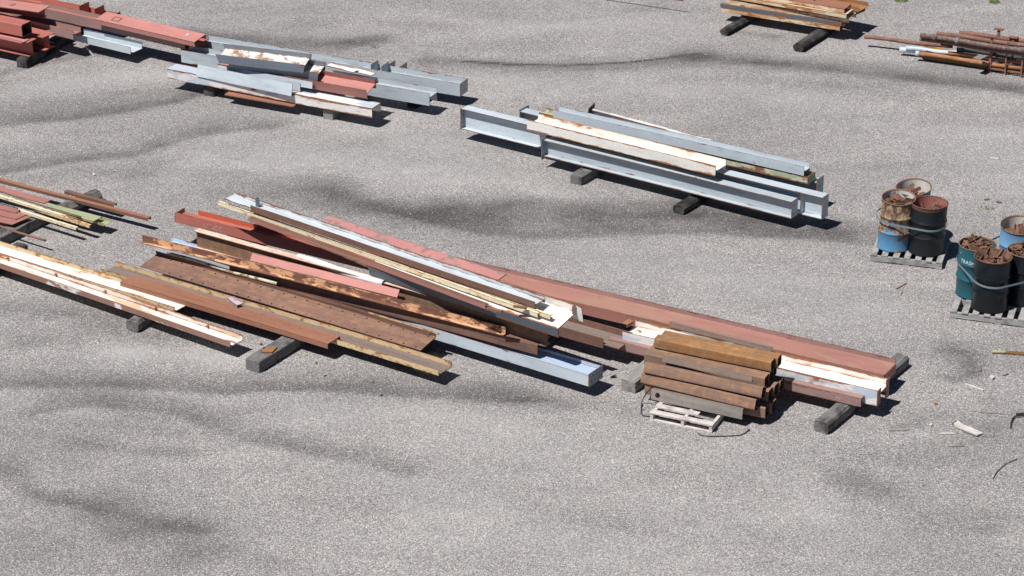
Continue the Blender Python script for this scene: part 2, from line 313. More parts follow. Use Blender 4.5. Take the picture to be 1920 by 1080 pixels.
def plate_holes(b, xs0, xs1, ys0, ys1, t, cols, rws, r):
    """flat plate in xy, thickness t, with a regular grid of real round holes"""
    s_ = r * 1.5
    bx = sorted({xs0, xs1, *[c - s_ for c in cols], *[c + s_ for c in cols]})
    by = sorted({ys0, ys1, *[c - s_ for c in rws], *[c + s_ for c in rws]})
    cache = {}
    def V(x, y, z):
        k = (round(x, 5), round(y, 5), z)
        if k not in cache: cache[k] = b.verts.new((x, y, z))
        return cache[k]
    for i in range(len(bx) - 1):
        for j in range(len(by) - 1):
            xa, xb, ya, yb = bx[i], bx[i + 1], by[j], by[j + 1]
            cx, cy = (xa + xb) / 2, (ya + yb) / 2
            hole = any(abs(cx - c) < 1e-4 and abs(xb - xa - 2 * s_) < 1e-4 for c in cols) and any(abs(cy - c) < 1e-4 and abs(yb - ya - 2 * s_) < 1e-4 for c in rws)
            if not hole:
                for z in (0, t): b.faces.new([V(xa, ya, z), V(xb, ya, z), V(xb, yb, z), V(xa, yb, z)])
                continue
            ring = []
            for k in range(8):
                a = math.pi / 4 * k; ca, sa = math.cos(a), math.sin(a); m = max(abs(ca), abs(sa))
                ring.append(((cx + s_ * ca / m, cy + s_ * sa / m), (cx + r * ca, cy + r * sa)))
            for k in range(8):
                (o1, i1), (o2, i2) = ring[k], ring[(k + 1) % 8]
                for z in (0, t):
                    b.faces.new([V(*o1, z), V(*o2, z), V(*i2, z), V(*i1, z)])
                b.faces.new([V(*i1, 0), V(*i2, 0), V(*i2, t), V(*i1, t)]).material_index = 1
    for (xa, ya, xb, yb) in [(bx[i], ys0, bx[i + 1], ys0) for i in range(len(bx) - 1)] + [(bx[i], ys1, bx[i + 1], ys1) for i in range(len(bx) - 1)] + \
            [(xs0, by[j], xs0, by[j + 1]) for j in range(len(by) - 1)] + [(xs1, by[j], xs1, by[j + 1]) for j in range(len(by) - 1)]:
        b.faces.new([V(xa, ya, 0), V(xb, yb, 0), V(xb, yb, t), V(xa, ya, t)]).material_index = 1

def frame(A, B, roll=0):
    X = (B - A).normalized(); Y = Vector((-X.y, X.x, 0)).normalized()
    if Y.y < 0: Y = -Y
    Z = X.cross(Y)
    if Z.z < 0: Z = -Z
    m = Matrix((X, Y, Z)).transposed()
    if X.cross(Y).dot(Z) < 0: raise ValueError('left handed: draw members left to right')
    return m @ Matrix.Rotation(R(roll), 3, 'X')

PROF = {}
def prof(kind, w, h, m=.5, t=.012, lip=.06):
    if kind == 'I': return [('flange', 0, 0, w, t), ('flange', 0, h - t, w, h), ('web', w / 2 - t / 2, t, w / 2 + t / 2, h - t)]
    if kind == 'H':
        v = max(0, m * h - t / 2); v = min(v, h - t)
        return [('flange', 0, 0, t, h), ('flange', w - t, 0, w, h), ('web', t, v, w - t, v + t)]
    if kind == 'T': return [('flange', 0, h - t, w, h), ('flange', w / 2 - .06, 0, w / 2 + .06, t), ('web', w / 2 - t / 2, t, w / 2 + t / 2, h - t)]
    if kind == 'CU': return [('web', t, 0, w - t, t), ('flange', 0, 0, t, h), ('flange', w - t, 0, w, h)]
    if kind == 'CD': return [('web', 0, h - t, w, h), ('flange', 0, 0, t, h - t), ('flange', w - t, 0, w, h - t)]
    if kind == 'CF': return [('web', 0, 0, t, h), ('flange', t, 0, w, t), ('flange', t, h - t, w, h)]
    if kind == 'CB': return [('web', w - t, 0, w, h), ('flange', 0, 0, w - t, t), ('flange', 0, h - t, w - t, h)]
    if kind == 'Z': return [('web', t, h - t, w - t, h), ('flange', 0, 0, t, h), ('flange', w - t, 0, w, h + lip)]
    if kind == 'L': return [('leg', 0, 0, t, h), ('leg', t, 0, w, t)]          # upright near, leg away
    if kind == 'LF': return [('leg', w - t, 0, w, h), ('leg', 0, 0, w - t, t)]  # upright at the back, leg towards us
    if kind == 'LT': return [('leg', 0, 0, t, h - t), ('leg', 0, h - t, w, h)]  # flat on top, leg down at the front
    if kind == 'P': return [('plate', 0, 0, w, h)]
    if kind == 'B': return [('side', 0, 0, t, h), ('side', w - t, 0, w, h), ('side', t, 0, w - t, t), ('side', t, h - t, w - t, h)]
ALL = []
def member(kind, p0, p1, z, w, h, mat, name, label, ref='nt', roll=0, m=.5, z1=None, t=.012, group=None, cat='beam',
           caps=(), stiff=(), mats=None, wob=.010, skews=(0, 0), lip=.06, far_start=0, far_end=0, text=None, inner=None, trim=(0, 0), near_trim=(0, 0), holes=None):
    A = P(*p0, z); B = P(*p1, z if z1 is None else z1); L = (B - A).length
    rot = frame(A, B, roll)
    oy = {'n': 0, 'f': -w}[ref[0]]; oz = {'b': 0, 't': -h}[ref[1]]
    ph = random.uniform(0, 6); a1, a2 = random.uniform(-1, 1) * wob, random.uniform(-1, 1) * wob
    bend = lambda x: (a1 * math.sin(x * 1.1 + ph), a2 * math.sin(x * .8 + ph * 2))
    ps = prof(kind, w, h, m, t, lip); mats = mats or {}
    single = kind in ('B', 'P')
    root = None
    if not single:
        root = bpy.data.objects.new(name, None); C.objects.link(root); root.empty_display_size = .2
    if single:
        b = bmesh.new()
        if kind == 'B':
            rc = min(.022, w * .16); n_ = 10; rings = []
            def loop(ins, x):
                pts = []
                for (cy, cz, a0) in ((w - rc, h - rc, 0), (rc, h - rc, 90), (rc, rc, 180), (w - rc, rc, 270)):
                    for q_ in range(4):
                        a_ = R(a0 + q_ * 30); rr_ = rc - ins
                        pts.append(b.verts.new((x, cy + oy + rr_ * math.cos(a_) + bend(x)[0], cz + oz + rr_ * math.sin(a_) + bend(x)[1])))
                return pts
            xs_ = [L * i / n_ for i in range(n_ + 1)]
            out_ = [loop(0, x) for x in xs_]; inn_ = [loop(t, x) for x in xs_]
            for ring, mi, sm in ((out_, 0, True), (inn_, 2, True)):
                for p_, q_ in zip(ring, ring[1:]):
                    for k_ in range(16):
                        f_ = b.faces.new((p_[k_], p_[(k_ + 1) % 16], q_[(k_ + 1) % 16], q_[k_])); f_.material_index = mi
            for e_ in (0, -1):
                for k_ in range(16): b.faces.new((out_[e_][k_], out_[e_][(k_ + 1) % 16], inn_[e_][(k_ + 1) % 16], inn_[e_][k_])).material_index = 1
        else:
          for (nm, y0, v0, y1, v1) in ps: bar(b, trim[0], L - trim[1], y0 + oy, y1 + oy, v0 + oz, v1 + oz, bend, skew0=skews[0], skew1=skews[1])
        root = link(name, bm_mesh(b, name), None, (mat, 'edge'))
        if kind == 'B':
            root.data.materials.append(M['tube_in'])
    else:
        cnt = 0
        for (nm, y0, v0, y1, v1) in ps:
            b = bmesh.new(); xa, xb = trim[0], L - trim[1]
            if nm == 'flange' and y0 > w / 2 and kind in ('H', 'CU', 'Z'): xa += far_start; xb -= far_end
            if nm == 'flange' and y0 == 0 and kind in ('H', 'CU', 'Z'): xa += near_trim[0]; xb -= near_trim[1]
            if xb <= xa: b.free(); continue
            if holes and nm == 'web' and kind == 'CF':
                plate_holes(b, xa, xb, v0 + oz, v1 + oz, t, holes[0], [(v0 + v1) / 2 + oz], holes[2])
                for vv in b.verts: vv.co = Vector((vv.co.x, oy + t - vv.co.z, vv.co.y))
            elif holes and nm == 'web':
                nh, edge_, hr = holes; cw = [xa + (xb - xa) * (k + .5) / nh for k in range(nh)]
                plate_holes(b, xa, xb, y0 + oy, y1 + oy, t, cw, [y0 + oy + edge_, y1 + oy - edge_], hr)
                for vv in b.verts:
                    du, dv = bend(vv.co.x); vv.co.y += du; vv.co.z += v0 + oz + dv
            else: bar(b, xa, xb, y0 + oy, y1 + oy, v0 + oz, v1 + oz, bend, skew0=skews[0], skew1=skews[1])
            key = nm + ('_far' if (y0 > w / 2 and nm == 'flange' and kind in ('H', 'CU', 'Z')) else '')
            link(nm, bm_mesh(b, nm), root, (mats.get(key, mats.get(nm, mat)), 'edge'))
    for cpd in caps:       # end plate: (at 0/1, y0, y1, v0, v1, cols, rows, r, mat)
        at, y0, y1, v0, v1, cols, rws, r_, cm = cpd
        b = bmesh.new()
        cs = [y0 + (y1 - y0) * c for c in cols]; rr = [v0 + (v1 - v0) * c for c in rws]
        plate_holes(b, y0 + oy, y1 + oy, v0 + oz, v1 + oz, .014, [c + oy for c in cs], [c + oz for c in rr], r_)
        x = -.0145 if at == 0 else L + .0005
        for v in b.verts: v.co = Vector((x + v.co.z, v.co.x, v.co.y))
        link('end_plate', bm_mesh(b, 'end_plate'), root, (cm or mat, 'edge'))
    for (fx, y0, y1, v0, v1) in stiff:
        b = bmesh.new(); x = fx * L
        q = [(x, y0 + oy, v0 + oz), (x, y1 + oy, v0 + oz), (x, y1 + oy, v1 + oz), (x, y0 + oy, v1 + oz)]
        a_ = [b.verts.new(c) for c in q]; c_ = [b.verts.new((c[0] + .012, c[1], c[2])) for c in q]
        b.faces.new(a_); b.faces.new(c_[::-1])
        for k in range(4): b.faces.new((a_[k], a_[(k + 1) % 4], c_[(k + 1) % 4], c_[k])).material_index = 1
        link('stiffener', bm_mesh(b, 'stiffener'), root, (mats.get('stiff', mat), 'edge'))
    root.matrix_world = Matrix.Translation(A) @ rot.to_4x4()
    tag(root, label, cat, group); ALL.append(root)
    if text:
        for (s_, fx, v, size, tm) in text:
            me = text_mesh(s_, size)
            for q in me.vertices: q.co = Vector((fx * L + q.co.x, oy - .0025 + bend(fx * L)[0], oz + v + q.co.y))
            link('chalk_writing', me, root, (tm,))
    return root
def text_mesh(s_, size):
    cu = bpy.data.curves.new('t', 'FONT'); cu.body = s_; cu.size = size; cu.resolution_u = 2
    o = bpy.data.objects.new('t', cu); C.objects.link(o); bpy.context.view_layer.update()
    me = bpy.data.meshes.new_from_object(o.evaluated_get(bpy.context.evaluated_depsgraph_get()))
    bpy.data.objects.remove(o); me.materials.clear(); return me

def tube_path(pts, r, seg=10, hollow=True):
    b = bmesh.new(); rings = []
    n = len(pts)
    for i, p in enumerate(pts):
        d = (pts[min(i + 1, n - 1)] - pts[max(i - 1, 0)]).normalized()
        up = Vector((0, 0, 1)) if abs(d.z) < .9 else Vector((1, 0, 0))
        s_ = d.cross(up).normalized(); u_ = s_.cross(d)
        rings.append([b.verts.new(p + (s_ * math.cos(2 * math.pi * k / seg) + u_ * math.sin(2 * math.pi * k / seg)) * r) for k in range(seg)])
    for a_, c_ in zip(rings, rings[1:]):
        for k in range(seg):
            f = b.faces.new((a_[k], a_[(k + 1) % seg], c_[(k + 1) % seg], c_[k])); f.smooth = True
    for ring, sgn in ((rings[0], 1), (rings[-1], -1)):
        if hollow:
            ce = sum((v.co for v in ring), Vector()) / seg; d = (pts[1] - pts[0]).normalized() if sgn == 1 else (pts[-2] - pts[-1]).normalized()
            i1 = [b.verts.new(ce + (v.co - ce) * .8) for v in ring]; i2 = [b.verts.new(v.co + d * .12) for v in i1]
            for k in range(seg):
                b.faces.new((ring[k], ring[(k + 1) % seg], i1[(k + 1) % seg], i1[k])).material_index = 1
                b.faces.new((i1[k], i1[(k + 1) % seg], i2[(k + 1) % seg], i2[k])).material_index = 2
            b.faces.new(i2).material_index = 2
        else: b.faces.new(ring)
    return b
def pipe(p0, p1, z, r, mat, label, name='steel_pipe', z1=None, cat='pipe', group=None, bendy=.01, collars=()):
    A = P(*p0, z); B = P(*p1, z if z1 is None else z1); n = 8
    pts = [A.lerp(B, i / n) + Vector((0, 0, bendy * math.sin(i))) for i in range(n + 1)]
    pts = [p - A for p in pts]
    o = link(name, bm_mesh(tube_path(pts, r, 14), name), None, (mat, 'edge', 'tube_in')); o.location = A
    tag(o, label, cat, group); ALL.append(o)
    for f, cm in collars:
        d = (pts[-1] - pts[0]).normalized(); c = pts[0].lerp(pts[-1], f)
        q = link('collar', bm_mesh(tube_path([c - d * .04, c + d * .04], r * 1.25, 14, False), 'collar'), o, (cm,))
    return o
def wire(pts, r, mat, label, name='loose_wire', cat='wire'):
    q = [P(x, y, z) for x, y, z in pts]; A = q[0].copy()
    out = []
    for i in range(len(q) - 1):
        p0, p1, p2, p3 = q[max(i - 1, 0)], q[i], q[i + 1], q[min(i + 2, len(q) - 1)]
        for k in range(6):
            t = k / 6
            out.append(.5 * ((2 * p1) + (-p0 + p2) * t + (2 * p0 - 5 * p1 + 4 * p2 - p3) * t * t + (-p0 + 3 * p1 - 3 * p2 + p3) * t ** 3) - A)
    out.append(q[-1] - A)
    o = link(name, bm_mesh(tube_path(out, r, 6, False), name), None, (mat,)); o.location = A
    return tag(o, label, cat)
def timber(p0, p1, wd, ht, mat, label, rnd=.02, z=None, name='timber_block', group='timbers carrying the steel', wear=.008, cat='timber'):
    """p0/p1: near and far end, middle of the top face"""
    A = P(*p0, ht); B = P(*p1, ht); A.z = B.z = 0; L = (B - A).length
    X = (B - A).normalized(); Y = Vector((-X.y, X.x, 0)); b = bmesh.new(); n = max(4, int(L / .12)); rings = []
    prf = [(-wd / 2 + rnd, 0), (wd / 2 - rnd, 0), (wd / 2, rnd), (wd / 2, ht - rnd), (wd / 2 - rnd, ht), (-wd / 2 + rnd, ht), (-wd / 2, ht - rnd), (-wd / 2, rnd)]
    sd_ = random.uniform(0, 99)
    for i in range(n + 1):
        x = L * i / n; k = .965 if i in (0, n) else 1
        rings.append([b.verts.new((x + (random.uniform(-1, 1) * wear if i in (0, n) else 0), y * k + wear * noise.noise(Vector((x * 2, j, sd_))), max(0, z_ * (k if z_ > ht / 2 else 1) + (wear * noise.noise(Vector((x * 2, j + 9, sd_))) if z_ > .03 else 0)))) for j, (y, z_) in enumerate(prf)])
    for a_, c_ in zip(rings, rings[1:]):
        for k in range(8): b.faces.new((a_[k], a_[(k + 1) % 8], c_[(k + 1) % 8], c_[k]))
    b.faces.new(rings[0]); b.faces.new(rings[-1])
    o = link(name, bm_mesh(b, name), None, (mat,))
    o.matrix_world = Matrix.Translation(A) @ Matrix((X, Y, Vector((0, 0, 1)))).transposed().to_4x4()
    return tag(o, label, cat, group)
def slab(poly, z, t, mat, label, name, cat, group=None, curl=0):
    """a thin flat piece lying at height z, outline read off the photo"""
    q = [P(x, y, z + t) for x, y in poly]; c0 = sum(q, Vector()) / len(q); b = bmesh.new()
    top = [b.verts.new(p - c0 + Vector((0, 0, random.uniform(0, curl)))) for p in q]; bot = [b.verts.new(v.co - Vector((0, 0, t))) for v in top]
    b.faces.new(top); b.faces.new(bot[::-1])
    for k in range(len(q)): b.faces.new((top[k], top[(k + 1) % len(q)], bot[(k + 1) % len(q)], bot[k])).material_index = 1
    o = link(name, bm_mesh(b, name), None, (mat, 'edge' if mat not in ('wood_pale', 'wood_grey', 'wood_pallet', 'white') else mat)); o.location = c0
    return tag(o, label, cat, group)


# ================================================================ pile A: red steel, top left
gA = 'red primed steel piled at the top left'
member('I', (-170, 33), (52, 80), .50, .26, .30, 'red', 'steel_girder', 'red I-beam standing upright at the very left edge, its end on the black timber', group=gA, t=.014)
member('L', (-170, 30), (40, 77), .555, .24, .05, 'pink', 'steel_angle', 'faded pink flat angle lying on top of the red I-beam at the left edge', group=gA)
member('B', (-170, 3), (40, 47), .82, .30, .25, 'red', 'box_girder', 'short red box beam with a dark open square end, at the left edge', t=.014, group=gA)
member('I', (-120, 22), (80, 70), .50, .34, .29, 'red', 'steel_girder', 'red I-beam whose end sits in the shade behind the box beam, over the black timber', group=gA, t=.014)
member('H', (-170, -17), (136, 57), .60, .24, .19, 'redbrown', 'steel_girder', 'long scuffed red-brown beam on its side ending just left of the pale blue channel', group=gA,
       mats={'flange': 'mauve'})
member('T', (-170, -12), (73, 22), .92, .42, .17, 'pink', 'steel_girder', 'pink-topped beam crossing over the top left corner with a dark round stain', group=gA, t=.016, mats={'web': 'red'})
member('H', (60, 12), (346, 75), .62, .30, .19, 'redbrown', 'steel_girder', 'long mauve-brown beam on its side running below the pink beam with the square mark', group=gA,
       mats={'flange': 'mauve'}, t=.014)
member('CD', (178, 36), (364, 79), .70, .36, .10, 'pink', 'steel_channel', 'bright pink flat-topped beam with a small square weld mark and pale blue spot', group=gA, roll=9, t=.016)
member('I', (310, 62), (376, 79), .55, .26, .22, 'red', 'steel_girder', 'dark red beam end poking out under the bright pink beam above the grey steel', group=gA)
member('H', (-60, -22), (205, 34), .48, .34, .22, 'red', 'steel_girder', 'rearmost red trough-like beam with upright plates across it, top left', group=gA,
       stiff=((.79, .015, .32, .11, .34), (.895, .015, .32, .11, .34)), caps=((1, .02, .34, 0, .26, (.3, .7), (.5,), .012, None),))
member('CU', (135, 63), (244, 89), .36, .36, .14, 'blue', 'steel_channel', 'pale blue channel lying under the long mauve-brown beam, open side up', group=gA, skews=(0, 0), trim=(0, 0))
member('L', (160, 85), (177, 104), .17, .04, .04, 'blue', 'steel_angle', 'small pale blue bar leaning on the ground below the blue channel', z1=.03, group=None)
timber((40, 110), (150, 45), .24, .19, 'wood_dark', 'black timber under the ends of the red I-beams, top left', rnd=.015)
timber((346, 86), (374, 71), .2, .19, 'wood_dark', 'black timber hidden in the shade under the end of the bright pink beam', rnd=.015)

def mark(lab, nm, mat, *boxes):
    r_ = [o for o in ALL if lab in o['label']][0]; b = bmesh.new()
    for q in boxes: bar(b, *q, edge=0)
    return link(nm, bm_mesh(b, nm), r_, (mat,))
mark('bright pink flat-topped', 'weld_mark', 'brown', (.32, .50, .10, .115, .0015, .004), (.32, .50, .235, .25, .0015, .004), (.32, .335, .1155, .2345, .0015, .004), (.485, .50, .1155, .2345, .0015, .004))
mark('bright pink flat-topped', 'paint_spot', 'blue', (2.13, 2.2, .15, .25, .0015, .003))
mk = []
def blot(lab, nm, mat, cx, cy, rx, ry, seed=1):
    r_ = [o for o in ALL if lab in o['label']][0]; b = bmesh.new(); rnd = random.Random(seed)
    vs = [b.verts.new((cx + rx * rnd.uniform(.75, 1.1) * math.cos(a * math.pi / 9), cy + ry * rnd.uniform(.75, 1.1) * math.sin(a * math.pi / 9), .0025)) for a in range(18)]
    b.faces.new(vs); return link(nm, bm_mesh(b, nm), r_, (mat,))
blot('pink-topped beam crossing', 'stain', 'mauve', 2.25, .2, .06, .09)
# ================================================================ pile B: grey and blue steel
gB = 'pale blue and grey steel piled at the upper left'
member('H', (376, 75.5), (862, 157), .47, .32, .25, 'bluegrey', 'steel_girder', 'longest and rearmost blue-grey beam, with a square bolted end plate at its right end', group=gB, m=.55,
       stiff=((.665, .014, .306, .145, .33), (.705, .014, .306, .145, .33), (.70, .33, .62, .0, .25), (.745, .33, .62, .0, .25)),
       caps=((1, 0, .32, 0, .25, (.35, .65), (.35, .62), .011, None),))
member('H', (339, 94), (805, 175), .47, .32, .25, 'bluegrey', 'steel_girder', 'pale blue-grey beam with an open trough, ending left of the bolted square end plate', group=gB, m=.62)
member('CD', (313, 130), (697, 202.5), .42, .33, .19, 'white_blue', 'steel_channel', 'white flaking beam nearest us in the blue pile, its end over the grey timber block', group=gB)
member('L', (371, 121), (548, 157), .62, .12, .23, 'blue', 'steel_angle', 'wide smooth pale blue plate covering the middle of the flaking white beam', ref='nt', roll=-14, group=gB,
       caps=())
member('CF', (480, 139), (562, 156), .60, .10, .16, 'blue', 'steel_channel', 'short pale blue channel end with a bolt sticking out beside the smooth blue plate', group=gB)
member('L', (409, 122), (586, 153), .66, .16, .13, 'blue', 'steel_angle', 'thin pale blue angle just behind the smooth blue plate', group=gB, roll=-10)
member('H', (408, 120), (686, 169.5), .66, .36, .19, 'red', 'steel_girder', 'dark red beam with a pink web lying in the middle of the blue pile', group=gB, roll=15, mats={'web': 'pink', 'flange': 'redbrown'})
member('H', (427, 113), (592, 136), .82, .36, .20, 'greyblue_dirty', 'steel_girder', 'grey beam with a white rust-spotted end drilled with bolt holes, under the uppermost one', group=gB, roll=15,
       mats={'web': 'white_brown'}, skews=(0, .25))
member('H', (408, 102.5), (566, 122), .96, .37, .19, 'greyblue_dirty', 'steel_girder', 'uppermost grey beam with a white floor spotted by brown rust patches', group=gB, roll=15,
       mats={'web': 'white_brown'}, skews=(-.25, .3))
member('P', (612, 123), (662, 136), .60, .16, .014, 'white', 'steel_plate', 'white plate with a red edge lying in the blue-grey trough, the left one of two', group=gB)
member('P', (655, 131), (696, 141), .575, .16, .014, 'white', 'steel_plate', 'white plate with a red edge lying in the blue-grey trough, the right one of two', group=gB)
member('P', (421, 177), (550, 199), .20, .28, .02, 'brown_lit', 'plank', 'flat red-brown board on the ground below the blue pile', cat='board', trim=(0, 0))
timber((391, 163), (470, 112), .24, .19, 'wood_dark', 'dark timber stub under the left end of the flaking white beam', rnd=.02)
timber((615, 206), (690, 158), .21, .19, 'wood_grey', 'grey square timber end under the right half of the flaking white beam', rnd=.01)
timber((772, 184), (812, 160), .22, .19, 'wood_dark', 'black timber in the shade under the right ends of the blue-grey beams', rnd=.02)

# ================================================================ pile C: blue beams, centre right
gC = 'pale blue beams stacked right of the centre'
h2 = (.3, .7)
member('I', (864.5, 204), (1541.7, 370.6), .62, .21, .40, 'blue', 'steel_girder', 'longest pale blue I-beam, upright with end plates at both its far ends', group=gC, t=.014,
       caps=((0, -.01, .21, 0, .40, (.25, .75), h2, .012, 'greyblue_dirty'), (1, 0, .21, 0, .40, (.25,), (.1, .9), .012, None)), stiff=((.945, 0, .098, .014, .386),))
member('I', (1019, 263), (1484.4, 378), .53, .20, .31, 'bluegrey', 'steel_girder', 'nearest pale blue I-beam, shorter, with an oversized dark plate at its left end', group=gC, t=.014,
       caps=((0, -.05, .27, -.05, .35, (.2, .8), (.12, .88), .013, 'greyblue_dirty'), (1, 0, .20, 0, .31, (.3, .7), (.25, .5, .75), .013, None)))
member('H', (988.5, 223.8), (1341.7, 312), .83, .36, .19, 'white_rusty', 'steel_girder', 'white beam with orange rust streaks lying on top of the blue beams', group=gC, m=.45, mats={'flange': 'white', 'flange_far': 'white_rusty'})
member('I', (975, 209), (1531, 343), .52, .22, .30, 'bluegrey', 'steel_girder', 'rear pale blue I-beam hidden under the green flaking one, only its plated ends show', group=gC,
       caps=((1, 0, .24, -.04, .36, (.25, .75), (.15, .4, .65, .9), .012, 'bluegrey'), (0, 0, .3, 0, .33, (.7, .9), (.85,), .012, 'greyblue_dirty')))
member('H', (1010, 211), (1514, 333), .66, .26, .13, 'greygreen', 'steel_girder', 'narrow beam in flaking green and cream paint under the long blue trough', group=gC,
       caps=((1, .0, .26, -.0, .15, (.2, .5, .8), (.5,), .012, 'green'),), t=.01)
member('H', (1037, 205.5), (1508, 313.5), .835, .22, .165, 'blue', 'steel_girder', 'long pale blue beam on its side at the back, clean paint, ragged left end', group=gC, m=.42)
member('I', (1107, 206), (1330, 265), .84, .10, .09, 'white_blue', 'steel_girder', 'slim pale beam lying slanted along the back edge, with a dark T-shaped end plate', group=gC, t=.008, z1=.58,
       caps=((0, -.08, .22, -.02, .15, (.15, .85), (.8,), .012, 'charcoal'),))
timber((1080, 329), (1170, 276), .24, .17, 'wood_mid', 'grey square timber under the nearest blue I-beam, left one of the pair', rnd=.01)
timber((1272, 386), (1385, 318), .23, .15, 'wood_dark', 'dark-ended timber under the nearest blue I-beam, right one of the pair', rnd=.035)

# ================================================================ pile D: strapped ivory and rust bundle
gD = 'ivory and orange-rust beams strapped in the top right bundle'
member('CD', (1352, 14), (1575, 50), .31, .30, .085, 'bundle', 'steel_channel', 'bottom ivory channel of the strapped bundle, resting on the black logs', group=gD)
member('CF', (1351, 5.5), (1578, 42.5), .40, .12, .085, 'greysteel', 'steel_channel', 'dark grey channel second from the bottom of the strapped bundle', group=gD, mats={'web': 'slate'})
member('CF', (1392, 12), (1498, 30), .395, .06, .05, 'brown', 'steel_channel', 'short brown slotted channel in front of the grey one in the strapped bundle', group=gD)
member('CD', (1362, -2), (1592, 35), .50, .40, .10, 'bundle', 'steel_channel', 'white rust-streaked channel in the middle of the strapped bundle', group=gD)
member('CD', (1370, -9), (1587, 27.5), .60, .38, .08, 'bundle', 'steel_channel', 'cream and rust channel just under the topmost brown one of the bundle', group=gD)
member('CD', (1360, -20), (1583, 17.5), .69, .36, .08, 'tube_mauve', 'steel_channel', 'topmost brown channel of the bundle with a flat rusty upper side', group=gD, mats={'flange': 'bundle', 'web': 'brown_lit'})
member('CU', (1370, -32), (1611, 15), .58, .42, .09, 'orange', 'steel_channel', 'rear rusty channel of the bundle with a raised lip at the right', group=gD)
member('CU', (1370, -36), (1600, 24), .48, .42, .07, 'cream_rust', 'steel_channel', 'lower rear channel of the bundle, mostly in shade at its right end', group=gD)
timber((1358, 53.5), (1440, 8), .20, .15, 'wood_dark', 'black rounded log under the left end of the strapped bundle', rnd=.055, name='timber_log', group='logs under the strapped bundle')
timber((1497, 81), (1580, 28), .24, .18, 'wood_dark', 'black-ended split log under the right end of the strapped bundle', rnd=.065, name='timber_log', group='logs under the strapped bundle')
member('L', (1060, -32), (1281, 0), .30, .03, .03, 'pipebrown', 'steel_bar', 'thin brown bar at the top edge of the picture with its shadow line below', group=None, cat='bar')

# ================================================================ pile E: pipes in a rack
gE = 'pipes lying in the brown rack at the top right'
pipe((1621, 69), (1786, 88), .22, .04, 'pipebrown', 'slim brown pipe that sticks out farthest left of the pipe rack', group=gE)
pipe((1726, 66), (1960, 101), .58, .052, 'pipedark', 'dark speckled pipe with two joints, topmost in front', group=gE, collars=((.12, 'pipedark'), (.3, 'greysteel')))
pipe((1725, 73), (1960, 108), .48, .042, 'pipebrown', 'brown pipe directly below the dark speckled one', group=gE)
pipe((1757, 63), (1960, 90), .50, .045, 'pipebrown', 'brown pipe just behind the dark speckled one', group=gE)
pipe((1799, 62), (1960, 81), .55, .052, 'pipebrown', 'rearmost brown pipe in the rack, starting above the others', group=gE)
pipe((1687, 93), (1800, 104), .12, .055, 'blue', 'pale blue pipe end poking out below the slim brown pipe', group=gE)
pipe((1699, 90), (1800, 101), .18, .045, 'blue', 'second pale blue pipe, just behind the protruding one', group=gE)
pipe((1718, 100), (1960, 134), .16, .042, 'orange2', 'bright orange-rust pipe with a pale blue tip, lowest in front', group=gE, collars=((.012, 'blue'),))
pipe((1730, 106), (1960, 139), .07, .05, 'ochre', 'ochre yellow-brown pipe under the orange-rust one', group=gE)
pipe((1778, 99), (1960, 122), .26, .035, 'orange2', 'short orange pipe above the bright orange-rust one', group=gE)
pipe((1795, 91), (1960, 112), .34, .065, 'charcoal', 'thick charcoal wrapped pipe in the middle of the rack', group=gE)
member('L', (1732, 86), (1787, 93.5), .22, .05, .05, 'yellow', 'steel_angle', 'bright yellow angle lying between the blue and brown pipes', group=gE)
member('P', (1837, 112), (1851, 105), .36, .16, .01, 'greysteel', 'steel_plate', 'small bare steel flat leaning on the front of the pipe rack', group=None)
def rack():
    root = bpy.data.objects.new('pipe_rack', None); C.objects.link(root); A = P(1855, 135, 0); root.location = A
    Bp = P(1990, 156, 0); X = (Bp - A).normalized(); Y = Vector((-X.y, X.x, 0)); b = bmesh.new()
    rot = Matrix((X, Y, Vector((0, 0, 1)))).transposed().to_4x4(); root.matrix_world = Matrix.Translation(A) @ rot
    def piece(nm, *bxs, mat='pipebrown'):
        b = bmesh.new()
        for q in bxs: bar(b, *q)
        link(nm, bm_mesh(b, nm), root, (mat, 'edge'))
    for x, y, h in ((0, 0, .72), (.0, .47, .72), (.30, .47, .6), (2.0, 0, .72)):
        piece('post', (x - .025, x + .025, y - .025, y + .025, 0, h)); piece('post_cap', (x - .09, x + .09, y - .05, y + .05, h + .001, h + .02))
        piece('foot_plate', (x - .09, x + .05, y - .06, y + .06, 0, .012), mat='darkrust')
    piece('rail', (.026, 1.974, -.02, .02, .47, .51)); piece('rail', (.026, 1.974, -.02, .02, .06, .09)); piece('rail', (.031, .265, .45, .49, .3, .34))
    for x in (.32, .64, .96, 1.3): piece('upright', (x - .014, x + .014, -.052, -.022, .03, .68 if x < .4 else .6))
    tag(root, 'brown welded rack with flat-capped posts holding the pipes at the right edge', 'rack')
rack()

# ================================================================ pile F: thin stock on a log, left edge
gF = 'thin steel stock lying across the log at the left edge'
member('CD', (-60, 323), (277, 409), .25, .09, .055, 'brown', 'steel_channel', 'long thin brown channel crossing over the log, farthest from us at the left edge', group=gF, t=.006, wob=.02, mats={'web': 'brown_lit'})
member('CD', (120, 358.5), (214, 383.5), .262, .09, .045, 'brown', 'steel_channel', 'short brown channel nested behind the long thin one past the log', group=gF, t=.006, wob=.022)
member('P', (-60, 344), (82, 382), .28, .19, .012, 'redbrown', 'steel_plate', 'narrow red-brown plate lying behind the green and cream pieces', group=gF)
member('CD', (78, 391), (176, 416), .25, .24, .03, 'green', 'steel_channel', 'faded green flat channel end, torn at the corner', group=gF, t=.006, wob=.022)
member('CU', (95, 391), (196, 419), .22, .2, .045, 'green', 'steel_channel', 'lower green channel, its end showing past the torn one', group=gF, t=.006, wob=.022)
member('CF', (-60, 345), (167, 423), .32, .06, .05, 'cream_rust', 'steel_channel', 'cream channel with orange rust, longest of the pale ones at the left edge', group=gF, t=.006, wob=.022, z1=.27)
